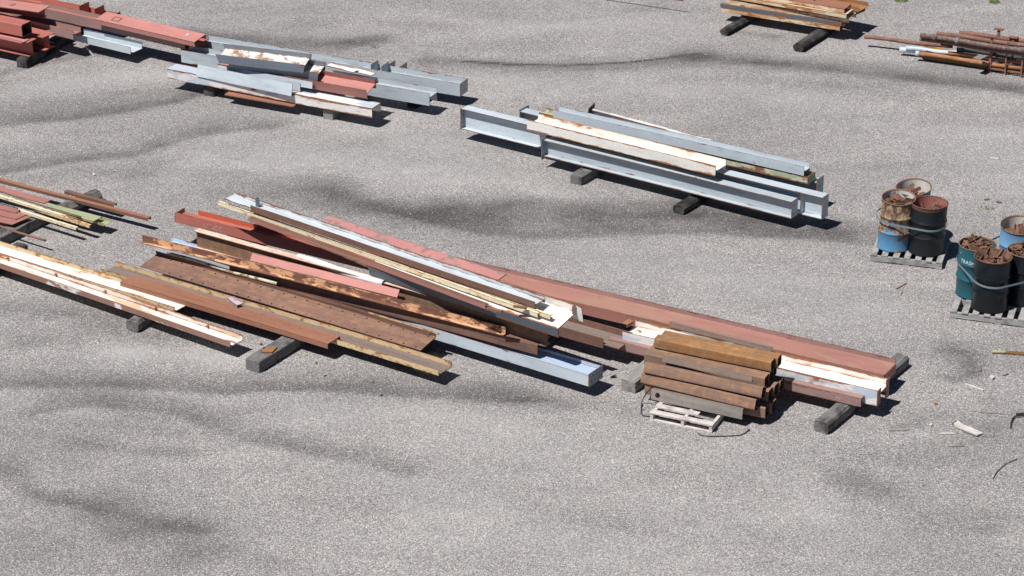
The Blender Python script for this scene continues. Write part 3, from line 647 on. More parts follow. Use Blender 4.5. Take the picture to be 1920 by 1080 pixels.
member('CF', (-60, 351), (120, 405), .325, .07, .035, 'ivory', 'steel_channel', 'pale cream strip with wire loops around it at the left edge', group=gF, t=.006, wob=.022, z1=.29)
member('CF', (30, 394), (142, 428), .26, .06, .04, 'ivory', 'steel_channel', 'nearest pale cream channel sticking out from under the stacked red plates', group=gF, t=.006, wob=.022)
pipe((-60, 340), (152, 408), .35, .012, 'brown', 'bent brown rod lying across the green channel', group=gF, z1=.29, cat='rod', name='steel_rod')
slab([(-60, 370), (38, 393), (30, 399), (-60, 378)], .27, .012, 'redbrown', 'upper red-brown plate of the stack at the left edge, beside the cream channel', 'steel_plate', 'beam', gF)
slab([(-60, 372), (50, 402), (30, 411), (-60, 389)], .255, .012, 'redbrown', 'middle red-brown plate of the stack at the left edge', 'steel_plate', 'beam', gF)
slab([(-60, 385), (59, 406), (23, 421), (-60, 404)], .24, .012, 'redbrown', 'lowest and widest red-brown plate of the stack, over the grey timber', 'steel_plate', 'beam', gF)
pipe((-60, 404), (85, 452), .2, .02, 'pipebrown', 'thin brown pipe end nearest us at the left edge, over the grey timber', group=gF)
timber((96, 392), (182, 355), .26, .21, 'wood_mid', 'round weathered log under the thin steel, its far end dark', rnd=.08, name='timber_log', group=None)
timber((-10, 442), (90, 392), .26, .18, 'wood_mid', 'square grey timber under the stack of red-brown plates at the left edge', rnd=.01)

# ================================================================ pile G: white rusty channels, lower left
gG = 'rust-streaked white channels at the lower left'
member('CU', (-90, 463), (431, 641), .30, .30, .09, 'white_orange', 'steel_channel', 'front white channel streaked with orange rust, brown outer side, lower left', group=gG, mats={'flange': 'brown_white', 'flange_far': 'white_orange'})
member('CU', (-90, 446), (327, 577), .29, .36, .085, 'white_blue', 'steel_channel', 'rear greyish white channel with crusty rust flanges and a brown end', group=gG, mats={'web': 'white_rusty', 'flange': 'cream_rust', 'flange_far': 'cream_rust'})
g1 = bpy.data.objects.get([o.name for o in ALL if 'front white channel' in o['label']][0])
for k in range(8):
    b = bmesh.new(); bmesh.ops.create_cone(b, cap_ends=True, segments=8, radius1=.022, radius2=.016, depth=.035)
    bo = link('bolt', bm_mesh(b, 'bolt'), g1, ('orange',)); bo.location = (1.0 + k * 1.08, .265, -.035); bo.rotation_euler = (R(90), 0, 0)
timber((247, 602), (350, 535), .24, .18, 'wood_mid', 'dark rounded timber end under the front rust-streaked white channel', rnd=.04)
timber((-30, 505), (40, 455), .24, .19, 'wood_dark', 'black timber under the white channels at the left edge', rnd=.03)

# ================================================================ pile H: brown channels
gH = 'brown and cream channels between the white ones and the main pile'
member('CD', (225, 528), (614, 645), .30, .32, .085, 'brown_lit', 'steel_channel', 'smooth light brown channel turned flat side up, nearest us of the brown ones', group=gH)
member('CU', (189, 504), (822, 695), .28, .36, .085, 'greybrown', 'steel_channel', 'long channel with crusty cream and rust flanges and a dull brown floor', group=gH, mats={'flange': 'cream_rust', 'flange_far': 'cream_rust', 'web': 'greybrown'})
member('CU', (262, 501), (788, 659), .29, .43, .07, 'brown_web', 'steel_channel', 'wide brown channel with two rows of small bolt holes along it', group=gH, ref='nb', roll=9, mats={'flange': 'brown'}, holes=(24, .045, .017), near_trim=(0, 99))
member('CU', (306, 476), (806, 626), .40, .10, .08, 'brown', 'steel_channel', 'narrow dark brown channel squeezed behind the wide perforated one', group=gH, t=.008)
pipe((320, 476), (520, 533), .46, .026, 'greygreen', 'thin pale green pipe lying behind the wide perforated channel', group=gH)
member('L', (812, 627), (826, 634), .27, .09, .05, 'brown', 'steel_bracket', 'small brown bracket sticking out at the right end of the narrow dark channel', group=None, z1=.25)
member('LT', (425, 560), (444, 573), .36, .13, .05, 'pinkwhite', 'steel_bracket', 'small pink and white bracket lying across the cream-flanged channel', group=None)
member('P', (776, 690), (802, 699), .17, .07, .03, 'wood_pale', 'wood_chip', 'pale broken wood wedge under the right end of the cream-flanged channel', group=None, cat='wood')
timber((473, 675), (600, 597), .26, .19, 'wood_mid', 'big square grey timber with a rusty scrap on it, under the light brown channel', rnd=.012)
timber((752, 664), (800, 632), .2, .19, 'wood_dark', 'black timber in the shade under the right ends of the brown channels', rnd=.02)
slab([(490, 659), (499, 651), (520, 650), (510, 660)], .195, .02, 'orange', 'flat rusty scrap lying on the big square grey timber', 'scrap_plate', 'scrap')

member('CU', (345, 486), (812, 631), .38, .07, .05, 'brown', 'steel_channel', 'thinnest dark brown channel wedged between the perforated one and the orange-flaked angle', group=gH, t=.008, mats={'web': 'mauve'})
member('L', (690, 585), (822, 625), .44, .05, .03, 'cream_rust', 'steel_angle', 'short pale-edged strip lying on the right end of the narrow dark channel', group=gH, t=.008)
# ================================================================ pile I: the main pile
gI = 'mixed steel of the big pile in the middle'
member('H', (296, 459), (1103, 704), .38, .38, .18, 'blue_maroon', 'steel_girder', 'long pale blue beam at the bottom front of the big pile, with drilled end plate', group=gI,
       caps=((1, .0, .38, -.01, .2, (.2, .45, .7, .9), (.3, .75), .016, 'greyblue_dirty'),), mats={'flange': 'blue', 'flange_far': 'blue_maroon'}, m=.66)
member('CD', (430, 494.5), (1008, 648), .56, .30, .16, 'brown', 'steel_channel', 'dark brown channel between the blue one and the rust-stained I-beam', group=gI)
member('I', (364, 433), (1023.5, 615), .86, .13, .31, 'darkrust', 'steel_girder', 'rust-stained I-beam standing upright, with a sunlit highlight coloured into its top edge', group=gI, t=.014, z1=.86, mats={'flange': 'peach'})
member('LF', (266.7, 439), (948, 612), .72, .075, .12, 'patchy', 'steel_angle', 'long brown angle covered with orange flakes, front of the big pile', ref='ft', group=gI, wob=.015)
member('P', (474, 473), (749, 543.5), .84, .015, .13, 'pink', 'steel_plate', 'faded pink strip leaning on the rust-stained I-beam', group=gI, roll=-38)
member('H', (328, 398), (775, 508), .62, .27, .18, 'red', 'steel_girder', 'red beam with scrawled chalk on its side, left end of the big pile', group=gI, mats={'flange_far': 'orange_red', 'flange': 'red'}, far_start=.28,
       caps=((0, .0, .27, 0, .16, (.5, .75), (.6,), .012, 'redbrown'),), text=(('ONCC', .125, .03, .13, 'chalk'),))
pipe((559, 482), (720, 533), .83, .055, 'whitepaint', 'clean white pipe lying behind the pink strip', group=gI)
member('Z', (690, 500), (1045, 617), 1.04, .50, .16, 'white', 'steel_girder', 'wide white girder spotted with rust, topmost at the right end of the pile', group=gI, roll=12, mats={'flange': 'slate', 'flange_far': 'white'}, t=.016, lip=.12, far_end=-.10)  # slate near flange: dark blue paint plus shade of the beams above
member('H', (419, 368.5), (1002, 566), 1.27, .25, .10, 'blue_flaky', 'steel_girder', 'long pale blue beam with a brown near side laid diagonally on top of the pile', group=gI, z1=1.31, mats={'flange': 'brown', 'flange_far': 'blue_flaky'}, m=.5, near_trim=(.6, 0))
member('CF', (408, 378), (1008, 588), 1.12, .06, .06, 'ivory', 'steel_channel', 'long ivory channel with brown flakes, laid diagonally on the pile', group=gI, z1=1.17)
member('CF', (720, 484), (1032, 592), 1.17, .06, .06, 'ivory', 'steel_channel', 'second ivory channel, squeezed behind the long one at the right', group=gI, z1=1.18)
member('CF', (466, 408), (910, 572), 1.10, .08, .065, 'brown', 'steel_channel', 'brown channel running under the long ivory one', group=gI, z1=1.15, mats={'web': 'redbrown'})
member('L', (573, 450), (722, 510), .98, .05, .04, 'ivory', 'steel_angle', 'short thin cream-edged angle above the white pipe', group=gI)
member('P', (600, 417), (930, 527), .62, .27, .016, 'pink_stain', 'steel_plate', 'long faded pink plate with grey stains at the back of the pile', group=gI, roll=6, z1=.62)
member('Z', (780, 497), (1657, 704), .38, .46, .17, 'redbrown', 'steel_girder', 'longest red-brown beam, flat-topped, running out to the right behind everything', group=gI, t=.014, lip=.07, mats={'web': 'rose', 'flange_far': 'mauve'},
       caps=((1, .05, .46, .02, .17, (.3, .7), (.5,), .012, 'redbrown'),))
member('H', (880, 565), (1160, 643), .42, .42, .165, 'greybrown', 'steel_girder', 'brown-grey beam with a ragged near edge, between the white girder and the long white beam', group=gI, m=.35, mats={'flange': 'brown'}, near_trim=(0, .27))
member('H', (1167, 622), (1645, 733), .46, .46, .25, 'white', 'steel_girder', 'long broad white beam with a wavy stained side, right part of the pile', group=gI, m=.62, t=.014,
       mats={'flange': 'white_blue', 'flange_far': 'white'}, caps=((1, -.005, .12, 0, .25, (.45,), (.25, .75), .016, 'redbrown'), (1, .34, .46, -.04, .27, (.5,), (.3,), .012, 'redbrown')))
member('CF', (1140, 636), (1615, 748), .34, .13, .135, 'mauve', 'steel_channel', 'mauve-brown channel in front of the broad white beam, with chalk writing at its right end', group=gI, text=(('MT  16x5', .905, .03, .09, 'chalk'),))
member('LT', (1255, 604), (1447, 652), .58, .05, .07, 'greybrown', 'steel_angle', 'grey-brown strip lying along the far edge of the broad white beam', group=gI)
member('LT', (1176, 609), (1189, 602), .50, .10, .05, 'orange2', 'steel_bracket', 'small orange capped bracket at the left end of the broad white beam', group=None)
member('P', (962, 574), (987, 577), 1.24, .05, .03, 'darkrust', 'steel_bracket', 'small dark brown clip lying on the white girder', group=None)
member('P', (911, 577), (940, 583), 1.16, .05, .03, 'darkrust', 'steel_bracket', 'small dark brown clip at the end of the brown channel, by the white girder', group=None)
timber((1540, 790), (1692, 664), .24, .19, 'wood_mid', 'black-ended grey timber under the right end of the long white beam', rnd=.035)
timber((1178, 713), (1255, 650), .25, .19, 'wood_grey', 'grey square timber end left of the tube stack', rnd=.008)
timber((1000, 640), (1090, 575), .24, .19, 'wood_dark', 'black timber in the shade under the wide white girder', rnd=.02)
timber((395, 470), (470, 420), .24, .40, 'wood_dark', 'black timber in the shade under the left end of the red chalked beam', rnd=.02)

mark('long pale blue beam with a brown near side', 'clip', 'slate', (.62, .64, .10, .16, -.05, .10), (.64, .70, .10, .112, -.05, .10))
mark('long pale blue beam with a brown near side', 'clip', 'slate', (7.05, 7.07, .10, .16, -.05, .08), (7.07, 7.13, .10, .112, -.05, .08))
# ================================================================ pile J: square tubes
gJ = 'rusty square tubes stacked beside the white pallet'
def tubes(nt, z, n, sz, lab, x0=-226, sl=.205, step=.183, mat='tube'):
    """n tubes side by side going away from us; nt = near top right corner"""
    a = P(nt[0] + x0, nt[1] + x0 * sl, z); b_ = P(nt[0], nt[1], z); X = (b_ - a).normalized(); Y = Vector((-X.y, X.x, 0))
    proto = None
    for k in range(n):
        off = random.uniform(-.05, .05) if k else 0
        if proto is None:
            proto = member('B', (nt[0] + x0, nt[1] + x0 * sl), nt, z, sz, sz, mat, 'square_tube', lab[0], group=gJ, t=.009, wob=.002); o = proto
            base = proto.matrix_world.copy()
        else:
            o = proto.copy(); C.objects.link(o); tag(o, lab[k], 'steel tube', gJ)
            o.matrix_world = Matrix.Translation(Y * step * k + X * off) @ base
        o['category'] = 'steel tube'
tubes((1435, 765), .30, 3, .178, ['bottom row tube of the rusty stack, nearest of its row', 'bottom row tube of the rusty stack, middle of its row', 'bottom row tube of the rusty stack, farthest of its row'])
tubes((1441, 734), .481, 3, .178, ['second row tube of the rusty stack, nearest of its row', 'second row tube of the rusty stack, middle of its row', 'second row tube of the rusty stack, farthest of its row'])
tubes((1434, 709), .662, 3, .178, ['third row tube of the rusty stack, nearest of its row, orange at its left end', 'third row tube of the rusty stack, middle of its row', 'third row tube of the rusty stack, farthest of its row'])
tubes((1446, 679), .843, 2, .165, ['topmost orange-rust square tube, the near one of two', 'topmost orange-rust square tube, the far one of two'], x0=-219, step=.168, mat='tube_orange')
member('B', (1210, 678), (1430, 727), .63, .165, .165, 'tube_mauve', 'square_tube', 'tilted rusty tube leaning on the stack, upper of the two leaning ones', roll=-22, group=gJ, cat='steel tube', t=.009)
member('B', (1204, 698), (1418, 748), .455, .165, .165, 'tube_mauve', 'square_tube', 'tilted rusty tube leaning on the stack, lower of the two leaning ones', roll=-22, group=gJ, cat='steel tube', t=.009)
member('CF', (1222, 729), (1393, 767), .29, .09, .16, 'greysteel', 'steel_channel', 'bare grey channel with a round hole, at the front of the tube stack', group=gJ, roll=-10, holes=((.10,), (0,), .042))
member('L', (1243, 667), (1411, 705), .72, .05, .085, 'greybrown', 'steel_angle', 'dark brown angle with two bolt holes lying on the tube stack', group=gJ, roll=-14)

def pallet(c0, c1, z, depth, mat, label, nsl=7, slatw=.10, h=.13, skipn=()):
    """c0, c1: photo points of the two near top corners"""
    A = P(*c0, h); B = P(*c1, h); A.z = B.z = 0; L = (B - A).length; X = (B - A).normalized(); Y = Vector((-X.y, X.x, 0))
    root = bpy.data.objects.new('pallet', None); C.objects.link(root)
    def piece(nm, q):
        b = bmesh.new(); bar(b, *q, edge=0, bend=lambda x: (0, random.uniform(-.002, .002)))
        return link(nm, bm_mesh(b, nm), root, (mat,))
    for y in (0, depth / 2 - .02, depth - .045): piece('stringer', (0, L, y + random.uniform(0, .004), y + .045, .018, h - .019))
    for k in range(nsl):
        x = (L - slatw) * k / (nsl - 1) + random.uniform(-.012, .012) * (0 < k < nsl - 1)
        if k in skipn: continue
        piece('slat', (x, x + slatw, -.004 + random.uniform(-.012, .006), depth + random.uniform(-.01, .01), h - .018 + random.uniform(0, .002), h + random.uniform(0, .002)))
    for k in range(3): piece('bottom_slat', ((L - slatw) * k / 2, (L - slatw) * k / 2 + slatw, 0, depth, .001, .017))
    root.matrix_world = Matrix.Translation(A) @ Matrix((X, Y, Vector((0, 0, 1)))).transposed().to_4x4()
    return tag(root, label, 'pallet')
def pallet2():
    """the white pallet under the tubes: boards run along its front"""
    h = .13; A = P(1219, 773, h); B = P(1335, 797, h); A.z = B.z = 0; L = (B - A).length; X = (B - A).normalized(); Y = Vector((-X.y, X.x, 0))
    root = bpy.data.objects.new('pallet', None); C.objects.link(root)
    def piece(nm, q):
        b = bmesh.new(); bar(b, *q, edge=0); return link(nm, bm_mesh(b, nm), root, ('wood_pale',))
    for x in (0, L / 2, L - .045): piece('stringer', (x, x + .045, .004, .98, .018, h - .02))
    for k, y in enumerate((-.005, .20, .38, .56, .74, .9)):
        piece('slat', (-.01, (L * .68 if k == 1 else L) + .01, y, y + .11, h - .019, h))
    for y in (-.006, .42, .86): piece('bottom_slat', (0, L, y, y + .1, .001, .017))
    root.matrix_world = Matrix.Translation(A) @ Matrix((X, Y, Vector((0, 0, 1)))).transposed().to_4x4()
    tag(root, 'white weathered pallet sticking out under the front of the tube stack', 'pallet')
pallet2()
wire([(1221, 726, .28), (1212, 738, .2), (1204, 752, .05), (1203, 770, .01), (1206, 779, .01), (1225, 782, .01), (1260, 788, .01), (1275, 793, .02)], .009, 'rubber', 'dark wire looping down left of the tube stack to the white pallet')
wire([(1307, 811, .01), (1318, 817, .01), (1350, 818, .01), (1385, 816, .01), (1398, 811, .01), (1405, 804, .02)], .008, 'rubber', 'dark wire lying on the ground in front of the tube stack')

# ================================================================ drums on pallets
def drum(px, z0, rad, hgt, outer, inner, label, lean=(0, 0), oval=0, dent=0, fill=.72, rimmat='darkrust', rim_drop=0, yaw=0, sc_n=20, sc_label='', low=0, base=None):
    c = base if base is not None else P(*px, z0); c = Vector((c.x, c.y, z0))
    root = bpy.data.objects.new('steel_drum', None); C.objects.link(root); root.location = c
    def deform(v):
        t = max(0, (v.z / hgt - .62) / .38) ** 1.5 if v.z < hgt * 1.2 else 1
        a = math.atan2(v.y, v.x) - yaw
        k = 1 + oval * t * math.cos(2 * a) + dent * t * math.exp(-((a - .8) % 6.283 - 3.1) ** 2 * 2)
        return Vector((v.x * k + lean[0] * v.z, v.y * k + lean[1] * v.z, v.z + low * t * math.cos(a - 1.2)))
    def lathe(nm, pf, mat, seg=40):
        b = bmesh.new(); rings = []
        for (r_, z_) in pf: rings.append([b.verts.new(deform(Vector((r_ * math.cos(2 * math.pi * k / seg), r_ * math.sin(2 * math.pi * k / seg), z_)))) for k in range(seg)])
        for a_, d_ in zip(rings, rings[1:]):
            for k in range(seg): b.faces.new((a_[k], a_[(k + 1) % seg], d_[(k + 1) % seg], d_[k])).smooth = True
        me = bm_mesh(b, nm); return link(nm, me, root, (mat,))
    h = hgt; r = rad; rib = .017
    out = [(r * .97, 0), (r + .004, .0), (r + .004, .018), (r, .026)]
    for zc in (h * .36, h * .66): out += [(r, zc - .028), (r + rib * .7, zc - .012), (r + rib, zc), (r + rib * .7, zc + .012), (r, zc + .028)]
    out += [(r, h - .05), (r, h - .02)]
    body = lathe('shell', out, outer)
    rim = [(r + .0015, h - .0195 - rim_drop)] + [(r + .002 + .008 * math.cos(a), h - .01 + .01 * math.sin(a)) for a in (-1.2, -.4, .4, 1.2, 2.0, 2.8)] + [(r - .01, h - .02)]
    lathe('rim', rim, rimmat)
    lathe('inner_wall', [(r - .008, h - .02), (r - .008, h * fill - .05)], inner)
    b = bmesh.new(); ce = b.verts.new(deform(Vector((0, 0, h * fill - .03)))); rr = [b.verts.new(deform(Vector(((r - .01) * math.cos(k * .314159), (r - .01) * math.sin(k * .314159), h * fill - .045)))) for k in range(20)]
    for k in range(20): b.faces.new((ce, rr[k], rr[(k + 1) % 20]))
    link('contents_bed', bm_mesh(b, 'contents_bed'), root, ('scrap',))
    tag(root, label, 'drum')
    # scrap pieces, each one a thing of its own
    for k in range(sc_n):
        a = random.uniform(0, 6.28); q = math.sqrt(random.random()) * (r - .085)
        pos = deform(Vector((q * math.cos(a), q * math.sin(a), h * fill))) + Vector((0, 0, random.uniform(-.02, .05) + (.06 * (1 - q / r))))
        lx, ly = random.choice([(.17, .09), (.13, .12), (.2, .07), (.10, .09), (.24, .05)]); b = bmesh.new()
        if lx + ly > .2 and random.random() < .6: plate_holes(b, -lx / 2, lx / 2, -ly / 2, ly / 2, .008, [-lx * .27, lx * .27], [0], .011)
        else: bar(b, -lx / 2, lx / 2, -ly / 2, ly / 2, 0, .009)
        kind_ = 'two-holed' if (lx + ly > .2 and len(b.verts) > 20) else 'narrow' if lx > .19 else 'small square' if lx < .12 else 'plain'
        if random.random() < .45:
            kind_ = 'bent ' + kind_; bar(b, -lx / 2, lx / 2, -ly / 2, -ly / 2 + .008, .009, .06)
        o = link('scrap_plate', bm_mesh(b, 'scrap_plate'), None, ('scrap', 'edge')); o.location = c + pos
        o.rotation_euler = (random.gauss(0, .38), random.gauss(0, .38), random.uniform(0, 6.28))
        tag(o, sc_label.replace('rusty steel offcut', kind_ + ' rusty offcut'), 'scrap', sc_label.replace('rusty steel offcut', 'rusty steel offcuts'))
    return root, c

def drum_skin(name, base, stain1, stain2, lo, hi, amt, rough=.45, spec=.3, th=.56):
    """painted drum; rust creeps between heights lo..hi (fraction coverage grows upward)"""
    s = N(name); tc = s.n('TexCoord'); sx = s.n('SeparateXYZ'); s.l(tc.outputs['Object'], sx.inputs[0])
    v = s.coords((1, 1, .8)); g = s.math('MULTIPLY', s.math('SUBTRACT', sx.outputs[2], lo), 1 / (hi - lo), True)
    nn = s.noise(v, 5.5, 9, .68, .5)
    f = s.ramp(s.math('ADD', nn, s.math('MULTIPLY', g, amt)), [(th, g4(0)), (th + .05, g4(1))])
    rc = s.mix(s.ramp(s.noise(v, 12, 6, .7), [(.42, g4(0)), (.62, g4(1))]), stain1, stain2)
    bc = s.mix(s.ramp(s.noise(v, 3, 5), [(.3, g4(0)), (.7, g4(1))]), tuple(c * .8 for c in base[:3]) + (1,), base)
    scr = s.noise(s.coords((9, 9, 2)), 6, 9, .8)
    bc = s.mix(s.ramp(scr, [(.68, g4(0)), (.74, g4(.35))]), bc, (.3, .27, .25, 1))
    s.l(s.mix(f, bc, rc), s.b.inputs['Base Color']); s.l(s.ramp(f, [(0, g4(rough)), (1, g4(.85))]), s.b.inputs['Roughness'])
    s.b.inputs['Specular IOR Level'].default_value = spec
    s.bump(s.noise(v, 9, 6, .6), .25, .01); M[name] = s.m
drum_skin('drum_blue_rust', (.10, .27, .46, 1), (.095, .05, .032, 1), (.42, .31, .20, 1), .1, .85, .34)
drum_skin('drum_black', (.012, .015, .019, 1), (.03, .027, .026, 1), (.05, .042, .038, 1), .0, 1.6, .06, .42, th=.62)
drum_skin('drum_gloss_black', (.009, .012, .017, 1), (.03, .03, .03, 1), (.06, .05, .05, 1), .0, 3.6, .02, .25, th=.68)
drum_skin('drum_blue', (.15, .33, .52, 1), (.2, .12, .08, 1), (.4, .3, .2, 1), .0, 3.2, .03, th=.64)
drum_skin('drum_teal', (.018, .095, .125, 1), (.25, .3, .3, 1), (.4, .42, .4, 1), .0, 5.2, .02, th=.71)
drum_skin('drum_teal_in', (.03, .15, .155, 1), (.1, .06, .04, 1), (.1, .2, .18, 1), .0, 3.2, .05)
drum_skin('drum_white_in', (.62, .58, .54, 1), (.25, .13, .08, 1), (.5, .38, .25, 1), .0, 3.6, .1, .8)
drum_skin('drum_pink_in', (.40, .14, .13, 1), (.16, .07, .05, 1), (.25, .1, .08, 1), .0, 3.6, .1, .8)
drum_skin('drum_rust_in', (.22, .09, .07, 1), (.12, .06, .05, 1), (.2, .1, .08, 1), .0, 3.6, .1, .8)
pallet((1632, 477), (1766.5, 492.5), 0, .98, 'wood_pallet', 'grey weathered pallet carrying the blue-rust and black drums, left of the two')
pallet((1781.5, 583), (1962, 606), 0, 1.05, 'wood_pallet', 'grey weathered pallet cut by the right edge, under the teal and glossy black drums', nsl=9)
ZP = .134
d1 = drum((1675, 461.5), ZP, .268, .89, 'drum_blue_rust', 'drum_white_in', 'light blue drum mostly eaten by brown rust, leaning outward, with a white inside', lean=(.04, -.02), fill=.80, low=.035, yaw=.3, oval=.03,
          sc_label='rusty steel offcut heaped in the rust-eaten blue drum', sc_n=26)[1]
d2 = drum((1735.5, 469), ZP, .288, .86, 'drum_black', 'drum_pink_in', 'matt black drum with a red-brown rim and pink inside, on the left pallet', lean=(.015, 0), fill=.78, oval=.03, rimmat='scrap', rim_drop=.05,
          sc_label='rusty steel offcut lying low in the matt black drum with the pink inside', sc_n=11)[1]
d3 = drum((0, 0), ZP, .27, .89, 'drum_blue', 'drum_white_in', 'light blue drum with a bent-open rim standing behind the black one, left pallet', base=(d1 + d2) / 2 + Vector((.085, .50, 0)), oval=.07, fill=.76, low=.05, dent=.05,
          sc_label='rusty steel offcut in the rear blue drum of the left pallet', sc_n=9)[1]
e1 = drum((1826, 549), ZP, .29, .86, 'drum_teal', 'drum_teal_in', 'teal drum with white stencilled lettering on the right pallet', fill=.9, lean=(0, 0),
          sc_label='rusty steel offcut heaped in the teal drum', sc_n=24)
root_teal, e1 = e1
e2 = drum((1855, 574), ZP, .288, .87, 'drum_gloss_black', 'drum_rust_in', 'glossy black drum overfilled with scrap, nearest us on the right pallet', fill=.92, rimmat='scrap',
          sc_label='rusty steel offcut heaped high in the nearest glossy black drum', sc_n=28)[1]
e3 = drum((1916, 561), ZP, .29, .86, 'drum_gloss_black', 'drum_rust_in', 'black drum full of flat scrap at the right edge, behind the nearest one', fill=.9,
          sc_label='rusty steel offcut in the black drum at the right edge', sc_n=28)[1]
e4 = drum((1903, 519), ZP, .29, .92, 'drum_blue', 'drum_white_in', 'light blue drum with a crumpled rim behind the black ones, right pallet', oval=.06, dent=.08, fill=.8, low=.04, yaw=.5,
          sc_label='rusty steel offcut in the crumpled blue drum of the right pallet', sc_n=10)[1]
def stencil():
    me = text_mesh('TRASH', .085); r = .2925
    a0 = math.atan2(-1, -.16) - .98
    for q in me.vertices:
        a = a0 + q.co.x / r; q.co = Vector((r * math.cos(a), r * math.sin(a), .60 + q.co.y))
    link('lettering', me, root_teal, ('whitepaint',))
    me = text_mesh('/', .12)
    for q in me.vertices:
        a = a0 - .12 + q.co.x * .8 / r; q.co = Vector((r * math.cos(a), r * math.sin(a), .72 + q.co.y * .6))
    link('painted_mark', me, root_teal, ('whitepaint',))
stencil()
def strap(centres, rs, zlow, zhigh, axis, label):
    pts = []
    for c, r in zip(centres, rs):
        for k in range(72): pts.append((c.x + (r + .009) * math.cos(k * math.pi / 36), c.y + (r + .009) * math.sin(k * math.pi / 36)))
    pts.sort(); cr = lambda o, a, b: (a[0] - o[0]) * (b[1] - o[1]) - (a[1] - o[1]) * (b[0] - o[0])
    hull = []
    for seq in (pts, pts[::-1]):
        hh = []
        for p in seq:
            while len(hh) > 1 and cr(hh[-2], hh[-1], p) <= 0: hh.pop()
            hh.append(p)
        hull += hh[:-1]
    lo = min(p[0] * axis[0] + p[1] * axis[1] for p in hull); hi = max(p[0] * axis[0] + p[1] * axis[1] for p in hull)
    b = bmesh.new(); rings = []; cx = sum(p[0] for p in hull) / len(hull); cy = sum(p[1] for p in hull) / len(hull)
    for p in hull:
        t = (p[0] * axis[0] + p[1] * axis[1] - lo) / (hi - lo); z = ZP + zlow + (zhigh - zlow) * t
        d = Vector((p[0] - cx, p[1] - cy, 0)).normalized() * .004
        rings.append([b.verts.new((p[0] - cx, p[1] - cy, z)), b.verts.new((p[0] - cx, p[1] - cy, z + .032)), b.verts.new((p[0] - cx + d.x, p[1] - cy + d.y, z + .032)), b.verts.new((p[0] - cx + d.x, p[1] - cy + d.y, z))])
    for i in range(len(rings)):
        a_, c_ = rings[i], rings[(i + 1) % len(rings)]
        for k in range(4): b.faces.new((a_[k], a_[(k + 1) % 4], c_[(k + 1) % 4], c_[k]))
    o = link('steel_strap', bm_mesh(b, 'steel_strap'), None, ('strap',)); o.location = (cx, cy, 0)
    tag(o, label, 'strap')
strap([d1, d2, d3], [.30, .305, .29], .46, .60, (-.3, 1), 'grey steel strap tied round the three drums of the left pallet')
strap([e1, e2, e3, e4], [.303, .301, .303, .303], .44, .62, (-.2, 1), 'grey steel strap tied round the drums of the right pallet')

# strap round bundle D
def band():
    A = P(1524, 46.5, .22); b = bmesh.new()
    q = [(0, -.02, 0), (0, -.02, .2), (0, .02, .35), (.02, .1, .49), (.05, .5, .50)]
    tube = tube_path([Vector(p) for p in q], .012, 6, False)
    o = link('bundle_strap', bm_mesh(tube, 'bundle_strap'), None, ('rubber',)); o.location = A
    tag(o, 'black strap tied round the ivory and rust bundle at the top right', 'strap')
band()

# ================================================================ litter
def grass(px, n, r, label):
    c = P(*px, 0); b = bmesh.new()
    for k in range(n):
        a = random.uniform(0, 6.28); q = r * math.sqrt(random.random()); x, y = q * math.cos(a) * 1.4, q * math.sin(a)
        h = random.uniform(.03, .09); d = random.uniform(0, 6.28); w_ = .008; l_ = Vector((random.gauss(0, .03), random.gauss(0, .03), h))
        v = [b.verts.new((x - w_ * math.cos(d), y - w_ * math.sin(d), 0)), b.verts.new((x + w_ * math.cos(d), y + w_ * math.sin(d), 0)), b.verts.new(Vector((x, y, 0)) + l_)]
        b.faces.new(v)
    o = link('grass_tuft', bm_mesh(b, 'grass_tuft'), None, ('grass',)); o.location = c; tag(o, label, 'grass tuft', 'grass tufts in the asphalt')
s = N('grass'); s.l(s.mix(s.noise(s.coords(), 20), (.10, .17, .03, 1), (.24, .32, .10, 1)), s.b.inputs['Base Color']); s.b.inputs['Roughness'].default_value = .7; M['grass'] = s.m
grass((1690, 2), 150, .10, 'green grass tuft at the top edge, left of the other top one')
grass((1864, 5), 140, .09, 'green grass tuft at the top edge, near the right corner')
grass((1850, 391), 22, .09, 'sparse yellowish weed in the asphalt above the right pallet')
grass((703, 90), 12, .05, 'faint weed in the asphalt above the blue-grey pile')
gl = None
slab([(1784, 790), (1793, 786), (1806, 796), (1822, 803), (1844, 812), (1832, 817.5), (1810, 808), (1793, 800)], .004, .02, 'wood_pale', 'pale splintered board with a narrow waist on the ground at the lower right', 'wood_scrap', 'wood', curl=.02)
slab([(1783, 788), (1791, 783), (1794, 788), (1786, 793)], .03, .015, 'wood_grey', 'small grey block at the left end of the waisted board', 'wood_scrap', 'wood')
slab([(1808, 719), (1811, 718), (1846, 730), (1843, 732)], .004, .018, 'wood_pale', 'pale straight stick above the waisted board', 'wood_scrap', 'wood')
slab([(1834, 681), (1838, 680), (1840, 694), (1833, 693)], .004, .03, 'wood_grey', 'short upright-looking grey chip of wood above the pale stick', 'wood_scrap', 'wood')
slab([(1855, 705), (1860, 703), (1865, 706), (1861, 709)], .004, .04, 'wood_pale', 'small pale chunk right of the short grey chip', 'wood_scrap', 'wood')
slab([(1664, 804), (1704, 803), (1705, 806), (1668, 807)], .004, .012, 'wood_grey', 'thin grey stick in front of the timber of the long white beam', 'wood_scrap', 'wood')
slab([(1762, 811), (1790, 811), (1791, 813), (1762, 813)], .004, .01, 'wood_pale', 'thin pale sliver just below the waisted board', 'wood_scrap', 'wood')
slab([(1777, 835), (1808, 834), (1809, 836), (1778, 837)], .004, .01, 'wood_grey', 'thin grey sliver, lowest of the scattered sticks', 'wood_scrap', 'wood')
slab([(1742, 796), (1746, 792), (1749, 795), (1745, 798)], .004, .02, 'wood_pale', 'tiny pale chip left of the waisted board', 'wood_scrap', 'wood')
